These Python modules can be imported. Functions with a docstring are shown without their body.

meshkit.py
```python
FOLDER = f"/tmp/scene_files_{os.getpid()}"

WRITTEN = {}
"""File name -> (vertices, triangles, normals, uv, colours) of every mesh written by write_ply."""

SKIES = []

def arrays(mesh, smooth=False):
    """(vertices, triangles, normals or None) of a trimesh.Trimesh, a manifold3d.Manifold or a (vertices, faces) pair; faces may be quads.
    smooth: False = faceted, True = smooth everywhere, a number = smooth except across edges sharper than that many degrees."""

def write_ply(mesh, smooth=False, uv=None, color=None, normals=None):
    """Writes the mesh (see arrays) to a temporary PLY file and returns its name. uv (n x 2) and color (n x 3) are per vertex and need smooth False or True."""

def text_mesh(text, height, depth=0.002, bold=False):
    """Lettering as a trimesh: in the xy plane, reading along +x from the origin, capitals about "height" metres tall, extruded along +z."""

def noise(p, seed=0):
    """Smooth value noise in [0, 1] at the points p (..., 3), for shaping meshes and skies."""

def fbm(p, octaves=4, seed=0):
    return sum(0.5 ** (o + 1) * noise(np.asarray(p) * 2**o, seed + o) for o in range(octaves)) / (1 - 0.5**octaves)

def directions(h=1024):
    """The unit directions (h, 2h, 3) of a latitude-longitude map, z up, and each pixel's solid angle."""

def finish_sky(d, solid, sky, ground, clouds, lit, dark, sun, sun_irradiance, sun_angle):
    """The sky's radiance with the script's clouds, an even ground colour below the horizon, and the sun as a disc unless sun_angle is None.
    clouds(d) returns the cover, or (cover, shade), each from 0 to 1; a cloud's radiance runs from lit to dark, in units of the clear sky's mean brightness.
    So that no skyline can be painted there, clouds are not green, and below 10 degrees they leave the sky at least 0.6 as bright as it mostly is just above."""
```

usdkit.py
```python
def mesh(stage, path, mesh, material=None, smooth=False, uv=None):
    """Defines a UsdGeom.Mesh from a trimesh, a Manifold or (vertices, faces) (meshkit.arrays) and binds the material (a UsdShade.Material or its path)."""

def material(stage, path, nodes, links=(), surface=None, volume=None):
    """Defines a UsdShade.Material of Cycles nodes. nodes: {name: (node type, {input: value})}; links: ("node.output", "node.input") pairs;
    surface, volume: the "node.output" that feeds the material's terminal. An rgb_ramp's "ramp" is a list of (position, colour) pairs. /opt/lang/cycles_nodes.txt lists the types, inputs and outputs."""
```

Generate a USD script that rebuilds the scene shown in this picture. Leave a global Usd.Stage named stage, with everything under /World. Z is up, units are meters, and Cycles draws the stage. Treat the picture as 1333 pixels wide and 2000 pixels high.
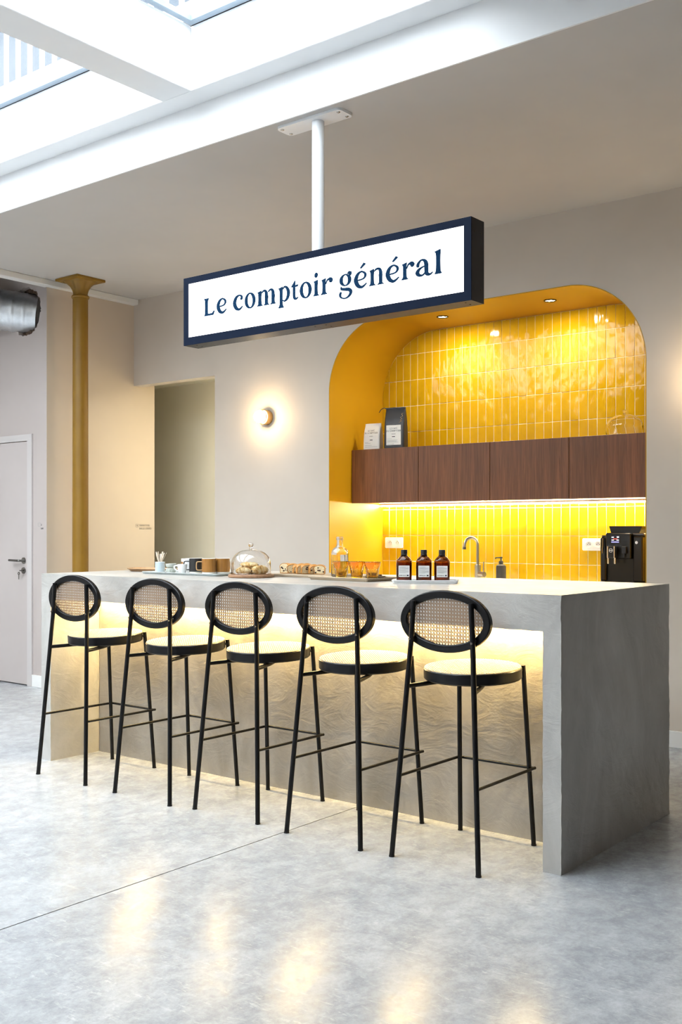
import math
import numpy as np
import trimesh
import manifold3d as m3
import shapely
from shapely.geometry import Polygon, Point, LineString, MultiPoint, box as sbox
from shapely.ops import unary_union
from shapely import affinity
import usdkit
import meshkit
from pxr import Usd, UsdGeom, UsdLux, UsdShade, Gf, Sdf

stage = Usd.Stage.CreateInMemory()
UsdGeom.SetStageUpAxis(stage, UsdGeom.Tokens.z)
UsdGeom.SetStageMetersPerUnit(stage, 1.0)
UsdGeom.Xform.Define(stage, '/World')
UsdGeom.Scope.Define(stage, '/World/Looks')

# ------------------------------------------------------------------ camera
EXPOSURE = 0.15
FPX, YAW = 2025.0, math.radians(38.3)
cam = UsdGeom.Camera.Define(stage, '/World/camera')
FOC = FPX / 1333.0 * 36.0
cam.CreateFocalLengthAttr(FOC)
cam.CreateHorizontalApertureAttr(36.0)
cam.CreateVerticalApertureAttr(36.0 * 2000 / 1333)
cam.CreateHorizontalApertureOffsetAttr(0.0)
cam.CreateVerticalApertureOffsetAttr(36.5 / FPX * FOC)
cam.CreateClippingRangeAttr(Gf.Vec2f(0.05, 200))
cam.CreateExposureAttr(EXPOSURE)
c_, s_ = math.cos(YAW), math.sin(YAW)
cam.AddTransformOp().Set(Gf.Matrix4d(c_, s_, 0, 0, 0, 0, 1, 0, s_, -c_, 0, 0, 1.795, -3.632, 1.32, 1))

# ------------------------------------------------------------------ light levels
SKY = 2.5            # overcast sky over the skylight
L_BAR = 190.0         # LED under the bar top
L_CAB = 150.0         # LED under the wall cabinet
L_SCONCE = 95.0      # opal globes
L_SPOT = 4800.0        # two recessed downlights (watts)
L_SIGN = 1.5         # light box
L_CORR = 270.0        # ceiling lamp in the corridor
WARM = (1.0, 0.72, 0.29)
dome = UsdLux.DomeLight.Define(stage, '/World/sky')
dome.CreateIntensityAttr(SKY)
dome.CreateColorAttr(Gf.Vec3f(0.90, 0.955, 1.0))

# ------------------------------------------------------------------ helpers
used = {}


def uniq(parent, name):
    k = (parent, name)
    n = used.get(k, 0)
    used[k] = n + 1
    return f'{parent}/{name}' if n == 0 else f'{parent}/{name}_{n:03d}'


def tag(p, label=None, cat=None, group=None, kind=None):
    for k, v in (('label', label), ('category', cat), ('group', group), ('kind', kind)):
        if v:
            p.SetCustomDataByKey(k, v)
    return p


def thing(name, label, cat, loc=(0, 0, 0), rot=0.0, group=None):
    x = UsdGeom.Xform.Define(stage, uniq('/World', name))
    x.AddTranslateOp().Set(Gf.Vec3d(*map(float, loc)))
    if rot:
        x.AddRotateZOp().Set(float(rot))
    tag(x.GetPrim(), label, cat, group)
    return str(x.GetPath())


def setting(name):
    x = UsdGeom.Xform.Define(stage, uniq('/World', name))
    tag(x.GetPrim(), kind='structure')
    return str(x.GetPath())


def obj(name, mesh, mat, parent='/World', smooth=False, label=None, kind=None, cat=None, group=None):
    m = usdkit.mesh(stage, uniq(parent, name), mesh, M[mat], smooth=smooth)
    tag(m.GetPrim(), label, cat, group, kind)
    return str(m.GetPath())


def copy(src, loc, rot=0.0, label=None, group=None):
    base = src.rsplit('/', 1)[1]
    was = stage.GetPrimAtPath(src).GetCustomData()
    p = thing(base, label or was['label'], was['category'], loc, rot, group or was.get('group'))
    pr = stage.GetPrimAtPath(p)
    pr.GetReferences().AddInternalReference(src)
    pr.SetInstanceable(True)
    return p


def cat_(*ms):
    return trimesh.util.concatenate([m for m in ms])


def tm(man):
    a = man.to_mesh()
    return trimesh.Trimesh(np.array(a.vert_properties[:, :3]), np.array(a.tri_verts), process=False)


def bx(x0, y0, z0, x1, y1, z1, c=0.0):
    if c <= 0:
        b = trimesh.creation.box((x1 - x0, y1 - y0, z1 - z0))
        b.apply_translation(((x0 + x1) / 2, (y0 + y1) / 2, (z0 + z1) / 2))
        return b
    pts = []
    for x, sx in ((x0, 1), (x1, -1)):
        for y, sy in ((y0, 1), (y1, -1)):
            for z, sz in ((z0, 1), (z1, -1)):
                pts += [(x + sx * c, y + sy * c, z), (x + sx * c, y, z + sz * c), (x, y + sy * c, z + sz * c)]
    return trimesh.convex.convex_hull(np.array(pts))


def ex(poly, t, plane='xy', at=0.0):
    """Extrude a shapely polygon by t. plane xy: up from z=at; xz: polygon in (x, z), from y=at to at+t."""
    gs = [g for g in getattr(poly, 'geoms', [poly]) if g.area > 1e-9]
    m = cat_(*[trimesh.creation.extrude_polygon(g, t, engine='earcut') for g in gs])
    if plane == 'xz':
        v = m.vertices.copy()
        m = trimesh.Trimesh(np.c_[v[:, 0], at + t - v[:, 2], v[:, 1]], m.faces, process=False)
    else:
        m.apply_translation((0, 0, at))
    return m


def lathe(prof, n=40, closed=False):
    """Revolve (r, z) points about z."""
    p = np.array(prof, float)
    k = len(p)
    a = np.linspace(0, 2 * np.pi, n, endpoint=False)
    v = np.stack([np.outer(np.cos(a), p[:, 0]), np.outer(np.sin(a), p[:, 0]), np.tile(p[:, 1], (n, 1))], -1).reshape(-1, 3)
    f = []
    for i in range(n):
        j = (i + 1) % n
        for q in range(k if closed else k - 1):
            w = (q + 1) % k
            f += [(i * k + q, j * k + q, j * k + w), (i * k + q, j * k + w, i * k + w)]
    m = trimesh.Trimesh(v, np.array(f), process=False)
    m.merge_vertices()
    m.update_faces(m.nondegenerate_faces())
    return m


def spline(pts, per=8, closed=False):
    p = np.array(pts, float)
    n = len(p)
    out = []
    for i in range(n if closed else n - 1):
        g = lambda j: p[j % n] if closed else p[min(max(j, 0), n - 1)]
        a, b, c, d = g(i - 1), g(i), g(i + 1), g(i + 2)
        for t in np.linspace(0, 1, per, endpoint=False):
            out.append(0.5 * (2 * b + (c - a) * t + (2 * a - 5 * b + 4 * c - d) * t * t + (3 * b - a - 3 * c + d) * t ** 3))
    if not closed:
        out.append(p[-1])
    return np.array(out)


def tube(path, r, n=12, closed=False):
    p = np.array(path, float)
    k = len(p)
    r = np.broadcast_to(np.asarray(r, float), (k,))
    if closed:
        t = np.roll(p, -1, 0) - np.roll(p, 1, 0)
    else:
        t = np.gradient(p, axis=0)
    t /= np.linalg.norm(t, axis=1)[:, None]
    ref = np.array([0, 0, 1.0]) if abs(t[0][2]) < 0.9 else np.array([0, 1.0, 0])
    u = np.cross(t[0], ref)
    u /= np.linalg.norm(u)
    rings = []
    a = np.linspace(0, 2 * np.pi, n, endpoint=False)
    for i in range(k):
        u = u - t[i] * (u @ t[i])
        u /= np.linalg.norm(u)
        w = np.cross(t[i], u)
        rings.append(p[i] + r[i] * (np.outer(np.cos(a), u) + np.outer(np.sin(a), w)))
    v = np.vstack(rings)
    f = []
    for i in range(k if closed else k - 1):
        j = (i + 1) % k
        for q in range(n):
            w = (q + 1) % n
            f += [(i * n + q, i * n + w, j * n + w), (i * n + q, j * n + w, j * n + q)]
    if not closed:
        v = np.vstack([v, p[0], p[-1]])
        for q in range(n):
            w = (q + 1) % n
            f += [(len(v) - 2, w, q), (len(v) - 1, (k - 1) * n + q, (k - 1) * n + w)]
    return trimesh.Trimesh(v, np.array(f), process=False)


def cyl(p0, p1, r, n=16):
    return tube(np.array([p0, p1], float), r, n)


def move(m, t=(0, 0, 0), rz=0.0, s=1.0):
    m = m.copy()
    if s != 1.0:
        m.apply_scale(s)
    if rz:
        m.apply_transform(trimesh.transformations.rotation_matrix(math.radians(rz), (0, 0, 1)))
    m.apply_translation(t)
    return m


def upright(m, y=0.0):
    """Turn a mesh lying in the xy plane (text) to stand in the xz plane facing -y."""
    v = m.vertices
    return trimesh.Trimesh(np.c_[v[:, 0], y - v[:, 2], v[:, 1]], m.faces, process=False)


def rrect(w, d, r, n=6):
    return sbox(-w / 2 + r, -d / 2 + r, w / 2 - r, d / 2 - r).buffer(r, quad_segs=n)


# ------------------------------------------------------------------ materials
M = {}


def mat(name, nodes, links=(), surface='p.BSDF'):
    M[name] = usdkit.material(stage, '/World/Looks/' + name, nodes, links, surface=surface)


def plain(name, col, rough=0.5, **kw):
    mat(name, {'p': ('principled_bsdf', dict(base_color=col, roughness=rough, **kw))})


def mottled(name, c0, c1, scale, rough, detail=6, bump=0.0, bscale=None, bdist=0.003, lo=0.35, hi=0.65, stretch=(1, 1, 1), coord='geometry', distortion=0.0, **kw):
    src = ('geometry', {}) if coord == 'geometry' else ('texture_coordinate', {})
    out = 'g.position' if coord == 'geometry' else 'g.object'
    nodes = {'g': src, 'mp': ('mapping', {'scale': stretch}),
             'n': ('noise_texture', {'scale': scale, 'detail': detail, 'roughness': 0.6, 'distortion': distortion}),
             'r': ('rgb_ramp', {'ramp': [(lo, c0), (hi, c1)]}),
             'p': ('principled_bsdf', dict(roughness=rough, **kw))}
    links = [(out, 'mp.vector'), ('mp.vector', 'n.vector'), ('n.fac', 'r.fac'), ('r.color', 'p.base_color')]
    if bump:
        nodes['bn'] = ('noise_texture', {'scale': bscale or scale * 3, 'detail': 5, 'roughness': 0.6})
        nodes['b'] = ('bump', {'strength': bump, 'distance': bdist})
        links += [('mp.vector', 'bn.vector'), ('bn.fac', 'b.height'), ('b.normal', 'p.normal')]
    mat(name, nodes, links)


def lamp(name, col, strength):
    mat(name, {'e': ('emission', {'color': col, 'strength': strength})}, surface='e.emission')


mottled('wall_paint', (0.61, 0.54, 0.465), (0.65, 0.58, 0.505), 1.2, 0.6, bump=0.15, bscale=60, bdist=0.001)
mottled('ceiling_paint', (0.53, 0.51, 0.49), (0.57, 0.545, 0.52), 1.0, 0.7, bump=0.12, bscale=40, bdist=0.001)
mottled('beam_paint', (0.84, 0.85, 0.86), (0.88, 0.89, 0.90), 1.5, 0.5, bump=0.1, bscale=30, bdist=0.001)
mottled('beige_paint', (0.60, 0.505, 0.41), (0.64, 0.545, 0.445), 1.0, 0.6)
mottled('corridor_paint', (0.74, 0.695, 0.56), (0.78, 0.735, 0.60), 1.0, 0.6)
plain('white_trim', (0.80, 0.79, 0.77), 0.4)
mottled('door_paint', (0.47, 0.415, 0.395), (0.50, 0.445, 0.425), 2, 0.4)
plain('frame_paint', (0.54, 0.50, 0.485), 0.4)
mottled('rosy_paint', (0.455, 0.395, 0.37), (0.485, 0.425, 0.40), 1.2, 0.6)
plain('yellow_paint', (0.52, 0.285, 0.005), 0.42)
mottled('column_paint', (0.235, 0.118, 0.006), (0.275, 0.142, 0.009), 4, 0.45, bump=0.2, bscale=25)
plain('grout', (0.80, 0.72, 0.54), 0.8)
plain('black_metal', (0.005, 0.005, 0.006), 0.30, specular_ior_level=0.25)
plain('black_wood', (0.005, 0.005, 0.006), 0.30, specular_ior_level=0.25)
plain('steel', (0.42, 0.41, 0.39), 0.28, metallic=1.0)
plain('dark_steel', (0.25, 0.24, 0.23), 0.25, metallic=1.0)
mottled('galvanised', (0.66, 0.68, 0.70), (0.80, 0.82, 0.84), 14, 0.42, metallic=1.0)
plain('white_plastic', (0.82, 0.81, 0.78), 0.35)
plain('black_plastic', (0.012, 0.012, 0.013), 0.14)
plain('matt_black', (0.02, 0.02, 0.022), 0.55)
plain('dark_hole', (0.01, 0.01, 0.01), 0.8)
plain('chrome', (0.80, 0.79, 0.77), 0.12, metallic=1.0)
plain('brass', (0.62, 0.40, 0.16), 0.35, metallic=1.0)
mottled('rubble', (0.05, 0.03, 0.02), (0.16, 0.10, 0.07), 60, 0.9, bump=0.8, bscale=120)

# polished concrete floor: clouds, darker stains, pale trowel scratches
mat('floor_concrete', {
    'g': ('geometry', {}),
    'm1': ('mapping', {'rotation': (0, 0, 0.5), 'scale': (1.0, 0.8, 1)}),
    'm2': ('mapping', {'rotation': (0, 0, 0.35), 'scale': (1.0, 3.0, 1)}),
    'm3': ('mapping', {'rotation': (0, 0, -0.4), 'scale': (1.0, 3.5, 1)}),
    'n1': ('noise_texture', {'scale': 1.5, 'detail': 12, 'roughness': 0.68, 'distortion': 0.25}),
    'n2': ('noise_texture', {'scale': 11.0, 'detail': 10, 'roughness': 0.72, 'distortion': 0.3}),
    'n5': ('noise_texture', {'scale': 60.0, 'detail': 6, 'roughness': 0.7}),
    'r5': ('rgb_ramp', {'ramp': [(0.35, (0.88, 0.88, 0.88)), (0.6, (1.05, 1.05, 1.05))]}),
    'x5': ('mix', {'mix_type': 'multiply', 'fac': 1.0}),
    'n3': ('noise_texture', {'scale': 11.0, 'detail': 8, 'roughness': 0.74, 'distortion': 0.5}),
    'n4': ('noise_texture', {'scale': 17.0, 'detail': 7, 'roughness': 0.74, 'distortion': 0.4}),
    'r1': ('rgb_ramp', {'ramp': [(0.30, (0.315, 0.328, 0.348)), (0.5, (0.385, 0.397, 0.415)), (0.70, (0.455, 0.465, 0.48))]}),
    'r2': ('rgb_ramp', {'ramp': [(0.34, (0.84, 0.84, 0.84)), (0.60, (1.06, 1.06, 1.06))]}),
    'r3': ('rgb_ramp', {'ramp': [(0.56, (0, 0, 0)), (0.66, (0.5, 0.5, 0.5))]}),
    'r4': ('rgb_ramp', {'ramp': [(0.58, (0, 0, 0)), (0.65, (0.6, 0.6, 0.6))]}),
    'x1': ('mix', {'mix_type': 'multiply', 'fac': 1.0}),
    'x2': ('mix', {'mix_type': 'mix', 'color2': (0.56, 0.56, 0.56)}),
    'x3': ('mix', {'mix_type': 'mix', 'color2': (0.60, 0.60, 0.595)}),
    'rr': ('rgb_ramp', {'ramp': [(0.3, (0.15, 0.15, 0.15)), (0.7, (0.30, 0.30, 0.30))]}),
    'b': ('bump', {'strength': 0.10, 'distance': 0.004}),
    'p': ('principled_bsdf', {'specular_ior_level': 0.55})},
    [('g.position', 'm1.vector'), ('g.position', 'm2.vector'), ('g.position', 'm3.vector'),
     ('m1.vector', 'n1.vector'), ('m1.vector', 'n2.vector'), ('m2.vector', 'n3.vector'), ('m3.vector', 'n4.vector'),
     ('n1.fac', 'r1.fac'), ('n2.fac', 'r2.fac'), ('n3.fac', 'r3.fac'), ('n4.fac', 'r4.fac'),
     ('r1.color', 'x1.color1'), ('r2.color', 'x1.color2'), ('m1.vector', 'n5.vector'), ('n5.fac', 'r5.fac'), ('x1.color', 'x5.color1'), ('r5.color', 'x5.color2'), ('x5.color', 'x2.color1'), ('r3.color', 'x2.fac'),
     ('x2.color', 'x3.color1'), ('r4.color', 'x3.fac'),
     ('x3.color', 'p.base_color'), ('n2.fac', 'rr.fac'), ('rr.color', 'p.roughness'),
     ('n2.fac', 'b.height'), ('b.normal', 'p.normal')])

# trowelled mineral plaster of the bar
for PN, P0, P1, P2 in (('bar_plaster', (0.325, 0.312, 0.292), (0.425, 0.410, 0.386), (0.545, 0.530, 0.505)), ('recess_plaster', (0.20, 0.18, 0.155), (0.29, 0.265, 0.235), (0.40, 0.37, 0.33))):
  mat(PN, {
    'g': ('geometry', {}),
    'm1': ('mapping', {'scale': (1, 1, 0.55)}),
    'm2': ('mapping', {'rotation': (0.3, 0.6, 0.5), 'scale': (1, 1, 1.8)}),
    'n1': ('noise_texture', {'scale': 2.6, 'detail': 8, 'roughness': 0.6, 'distortion': 0.7}),
    'n2': ('noise_texture', {'scale': 9, 'detail': 7, 'roughness': 0.6, 'distortion': 1.6}),
    'n3': ('noise_texture', {'scale': 5, 'detail': 6, 'roughness': 0.55, 'distortion': 2.2}),
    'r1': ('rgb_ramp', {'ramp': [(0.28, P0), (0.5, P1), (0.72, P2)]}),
    'b1': ('bump', {'strength': 0.30, 'distance': 0.012}),
    'b2': ('bump', {'strength': 0.12, 'distance': 0.008}),
    'p': ('principled_bsdf', {'roughness': 0.34, 'specular_ior_level': 0.6})},
    [('g.position', 'm1.vector'), ('g.position', 'm2.vector'), ('m1.vector', 'n1.vector'), ('m2.vector', 'n2.vector'), ('m2.vector', 'n3.vector'),
     ('n1.fac', 'r1.fac'), ('r1.color', 'p.base_color'), ('n3.fac', 'b1.height'), ('n2.fac', 'b2.height'), ('b1.normal', 'b2.normal'), ('b2.normal', 'p.normal')])

# glazed zellige-like tiles, three tones
for i, col in enumerate(((0.56, 0.335, 0.006), (0.54, 0.322, 0.006), (0.58, 0.35, 0.007))):
    mat(f'tile_glaze_{i}', {
        'g': ('geometry', {}),
        'mz': ('mapping', {'scale': (1, 1, 0.45)}),
        'n': ('noise_texture', {'scale': 20, 'detail': 1, 'roughness': 0.4}),
        'n2': ('noise_texture', {'scale': 9, 'detail': 4}),
        'r': ('rgb_ramp', {'ramp': [(0.3, tuple(0.86 * c for c in col)), (0.7, col)]}),
        'b': ('bump', {'strength': 0.42, 'distance': 0.010}),
        'p': ('principled_bsdf', {'roughness': 0.07, 'specular_ior_level': 0.5})},
        [('g.position', 'mz.vector'), ('mz.vector', 'n.vector'), ('g.position', 'n2.vector'), ('n.fac', 'b.height'), ('b.normal', 'p.normal'), ('n2.fac', 'r.fac'), ('r.color', 'p.base_color')])


def wood(name, c0, c1, scale=14, stretch=(6, 6, 0.25), rough=0.4, coord='geometry'):
    src, out = (('geometry', {}), 'g.position') if coord == 'geometry' else (('texture_coordinate', {}), 'g.object')
    mat(name, {'g': src, 'mp': ('mapping', {'scale': stretch}),
               'n': ('noise_texture', {'scale': scale, 'detail': 8, 'roughness': 0.62, 'distortion': 0.8}),
               'n2': ('noise_texture', {'scale': scale * 0.15, 'detail': 3}),
               'r': ('rgb_ramp', {'ramp': [(0.3, c0), (0.7, c1)]}),
               'r2': ('rgb_ramp', {'ramp': [(0.3, (0.78, 0.78, 0.78)), (0.7, (1.1, 1.1, 1.1))]}),
               'x': ('mix', {'mix_type': 'multiply', 'fac': 1.0}),
               'b': ('bump', {'strength': 0.15, 'distance': 0.002}),
               'p': ('principled_bsdf', {'roughness': rough})},
        [(out, 'mp.vector'), ('mp.vector', 'n.vector'), ('mp.vector', 'n2.vector'), ('n.fac', 'r.fac'), ('n2.fac', 'r2.fac'),
         ('r.color', 'x.color1'), ('r2.color', 'x.color2'), ('x.color', 'p.base_color'), ('n.fac', 'b.height'), ('b.normal', 'p.normal')])


wood('walnut', (0.125, 0.042, 0.014), (0.27, 0.098, 0.035), 14, (6, 6, 0.22), 0.42)
wood('pale_wood', (0.40, 0.30, 0.20), (0.57, 0.45, 0.32), 9, (0.6, 7, 7), 0.5)
wood('acacia', (0.22, 0.11, 0.055), (0.46, 0.26, 0.14), 9, (0.6, 7, 7), 0.45)
wood('oak_tray', (0.36, 0.19, 0.08), (0.56, 0.34, 0.17), 9, (0.6, 7, 7), 0.45)
wood('mug_brown', (0.26, 0.105, 0.018), (0.40, 0.18, 0.035), 14, (8, 8, 0.4), 0.4)

mat('pane_glass', {'t': ('transparent_bsdf', {'color': (0.97, 0.985, 0.99)}), 'gl': ('glossy_bsdf', {'roughness': 0.0}), 'f': ('layer_weight', {'blend': 0.5}),
                   'pw': ('math', {'math_type': 'power', 'value2': 5.0}), 'ml': ('math', {'math_type': 'multiply_add', 'value2': 0.5, 'value3': 0.03}), 'm': ('mix_closure', {})},
    [('f.facing', 'pw.value1'), ('pw.value', 'ml.value1'), ('ml.value', 'm.fac'), ('t.BSDF', 'm.closure1'), ('gl.BSDF', 'm.closure2')], surface='m.closure')
plain('clear_glass', (1, 1, 1), 0.0, transmission_weight=1.0, ior=1.45)
plain('water', (0.98, 0.99, 1.0), 0.0, transmission_weight=1.0, ior=1.33)
plain('amber_glass', (0.94, 0.66, 0.13), 0.02, transmission_weight=1.0, ior=1.45)
plain('brown_glass', (0.30, 0.10, 0.022), 0.03, transmission_weight=1.0, ior=1.45)
plain('brown_liquid', (0.36, 0.11, 0.016), 0.02, transmission_weight=1.0, ior=1.36)

lamp('led_bar', WARM, L_BAR)
lamp('led_cabinet', (1.0, 0.86, 0.56), L_CAB)
lamp('sconce_globe', (1.0, 0.74, 0.42), L_SCONCE)
lamp('sign_panel', (1.0, 1.0, 1.0), L_SIGN)
lamp('downlight_lens', (1.0, 0.80, 0.45), 12.0)
lamp('corridor_lamp', (1.0, 0.92, 0.70), L_CORR)

# ------------------------------------------------------------------ the setting
YB, YN = 2.584, 3.281              # back wall face, tiled back of the niche
NX0, NX1, NZ, NR = -3.227, -0.706, 2.912, 0.53
ZC = 3.405                         # low ceiling
XL = -5.51                         # short left wall

fl = setting('floor')
JX = -1.215                        # sawn joint
obj('slab', bx(-9, -8, -0.12, JX - 0.003, 5.2, 0), 'floor_concrete', fl)
obj('slab', bx(JX + 0.003, -8, -0.12, 5, 5.2, 0), 'floor_concrete', fl)
plain('joint_filler', (0.16, 0.16, 0.165), 0.7)
obj('joint', bx(JX - 0.003, -8, -0.12, JX + 0.003, 5.2, -0.003), 'joint_filler', fl)


def niche_outline(grow=0.0):
    r = NR
    p = sbox(NX0, -0.02, NX1, NZ - r).union(sbox(NX0 + r, 0, NX1 - r, NZ))
    for cx in (NX0 + r, NX1 - r):
        p = p.union(Point(cx, NZ - r).buffer(r, quad_segs=24))
    return p.buffer(grow, join_style=2) if grow else p


NICHE = niche_outline()
OPEN = sbox(XL - 0.03, -0.02, -4.474, 2.632)
wb = setting('wall_back')
obj('plaster', ex(sbox(XL, 0, 5, ZC + 0.1).difference(unary_union([NICHE.buffer(0.003), OPEN])), 0.11, 'xz', YB), 'wall_paint', wb)
wn = setting('wall_niche')
ring = NICHE.buffer(0.006, join_style=2).difference(NICHE).intersection(sbox(-9, 0, 9, 9))
obj('lining', ex(ring, YN - YB + 0.01, 'xz', YB - 0.0005), 'yellow_paint', wn, smooth=30)
obj('grout_bed', ex(NICHE.buffer(0.03).intersection(sbox(-9, 0, 9, 9)), 0.05, 'xz', YN + 0.0022), 'grout', wn)
# 70 x 208 mm tiles, stacked; those the picture cannot show are joined
rng = np.random.default_rng(5)
TW, TH, JT = 0.0699, 0.2085, 0.0035
hidden, n_t = [], 0
inner = NICHE.buffer(-0.002)
for row in range(-5, 9):
    z0 = 1.074 + TH * row + JT / 2
    z1 = z0 + TH - JT
    for col in range(-1, 37):
        x0 = -3.161 + TW * col + JT / 2
        x1 = x0 + TW - JT
        cell = sbox(x0, z0, x1, z1)
        g = cell.intersection(inner)
        if g.is_empty or g.area < 2e-5 or z1 < 0.02:
            continue
        dep = 0.0045 + rng.uniform(-0.0006, 0.0006)
        if g.area > 0.999 * cell.area:
            m = bx(x0, YN, z0, x1, YN + 0.012, z1, 0.0016)
        else:
            m = ex(g, 0.012, 'xz', YN)
        c = m.bounds.mean(0)
        R = trimesh.transformations.euler_matrix(rng.normal(0, 0.0045), 0, rng.normal(0, 0.006))
        m.apply_translation(-c)
        m.apply_transform(R)
        m.apply_translation(c + (0, rng.uniform(-0.0006, 0.0006), 0))
        seen = (row in (-1, 0, 1) or row >= 4) and x0 < -0.98
        if seen and n_t < 298:
            obj('tile', m, f'tile_glaze_{rng.integers(3)}', wn)
            n_t += 1
        else:
            hidden.append(m)
obj('tile_field', cat_(*hidden), 'tile_glaze_0', wn, kind='stuff')

wl = setting('wall_left')
obj('plaster', ex(Polygon([(XL - 0.2, 1.746), (XL - 0.002, 1.746), (XL - 0.002, 1.6455), (XL, 1.6455), (XL, 2.83), (XL - 0.2, 2.83)]), ZC, 'xy', 0), 'beige_paint', wl)
wd = setting('wall_door')
door_hole = sbox(-6.62, -0.02, -5.745, 2.095)
duct_hole = Point(-5.80, 3.19).buffer(0.205, quad_segs=16)
wallp = sbox(-9, 0, XL - 0.0025, 4.8)
hole_pts = np.array(duct_hole.exterior.coords)
hole_pts += (rng.random(hole_pts.shape) - 0.5) * 0.02
obj('plaster', ex(wallp.difference(Polygon(hole_pts)).difference(door_hole), 0.10, 'xz', 1.645), 'rosy_paint', wd)
obj('backing', bx(-9, 1.95, 0, XL - 0.2, 2.05, 4.8), 'wall_paint', wd)
wo = setting('wall_outer_left')
obj('plaster', bx(-9.2, -8, 0, -9, 1.645, 4.8), 'wall_paint', wo)
wr = setting('wall_right')
plain('dark_wall_paint', (0.17, 0.145, 0.125), 0.7)
obj('plaster', bx(5, -8, 0, 5.2, 2.7, 4.0), 'dark_wall_paint', wr)
# far wall behind the camera
wf = setting('wall_front')
obj('plaster', bx(-9, -8.2, 0, 5, -8, 4.0), 'wall_paint', wf)
wc = setting('wall_corridor')
obj('plaster', bx(-9.2, 2.05, 0, -9, 4.1, 2.75), 'corridor_paint', wc)
obj('plaster', bx(-9, 3.42, 0, -3.4, 3.52, 2.75), 'corridor_paint', wc)
obj('plaster', bx(-3.42, YB + 0.11, 0, -3.32, 4.1, 2.9), 'corridor_paint', wc)
def corridor_lid():
    return cat_(bx(-9.2, YB + 0.11, 2.75, -3.32, 4.1, 2.85), bx(-9.2, 2.051, 2.75, XL - 0.201, YB + 0.11, 2.85))


ce = setting('ceiling')
obj('slab', bx(XL - 0.04, 0.328, ZC, 5, 2.7, 3.643), 'ceiling_paint', ce)
obj('corridor_slab', corridor_lid(), 'corridor_paint', ce)
obj('atrium_slab', bx(-9, 0.328, 4.7, XL, 1.645, 4.8), 'ceiling_paint', ce)
obj('rear_slab', bx(-9, -8.2, 3.985, -0.356, -7.2, 4.1), 'beam_paint', ce)
obj('left_slab', bx(-9, -7.2, 3.985, -7.047, 0.176, 4.1), 'beam_paint', ce)
obj('side_slab', bx(-0.356, -8.2, 3.985, 0.6, 0.176, 4.1), 'ceiling_paint', ce)
obj('mezzanine_slab', bx(0.6, -8.0, ZC, 5, 0.17, 3.643), 'ceiling_paint', ce)
obj('mezzanine_wall', bx(0.6, -8.0, 3.643, 0.7, 0.17, 4.1), 'wall_paint', ce)
cf = setting('trim_2')
obj('fascia', bx(-9, 0.318, ZC, 5, 0.328, 3.643), 'beam_paint', cf, label='white fascia on the edge of the low ceiling')
bm = setting('trim_3')
obj('edge_beam', bx(-9, 0.176, 3.643, 5, 0.42, 3.985, 0.003), 'beam_paint', bm)
xs = [-7.047, -4.747, -2.447, -0.580]
for x in xs:
    obj('cross_beam', bx(x, -7.2, 3.6432, x + 0.224, 0.1758, 3.985, 0.003), 'beam_paint', bm)
t1 = setting('trim_1')
obj('ceiling_rail', bx(-5.540, 0.335, 3.358, -5.445, 2.583, 3.4045, 0.004), 'white_trim', t1)

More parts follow.
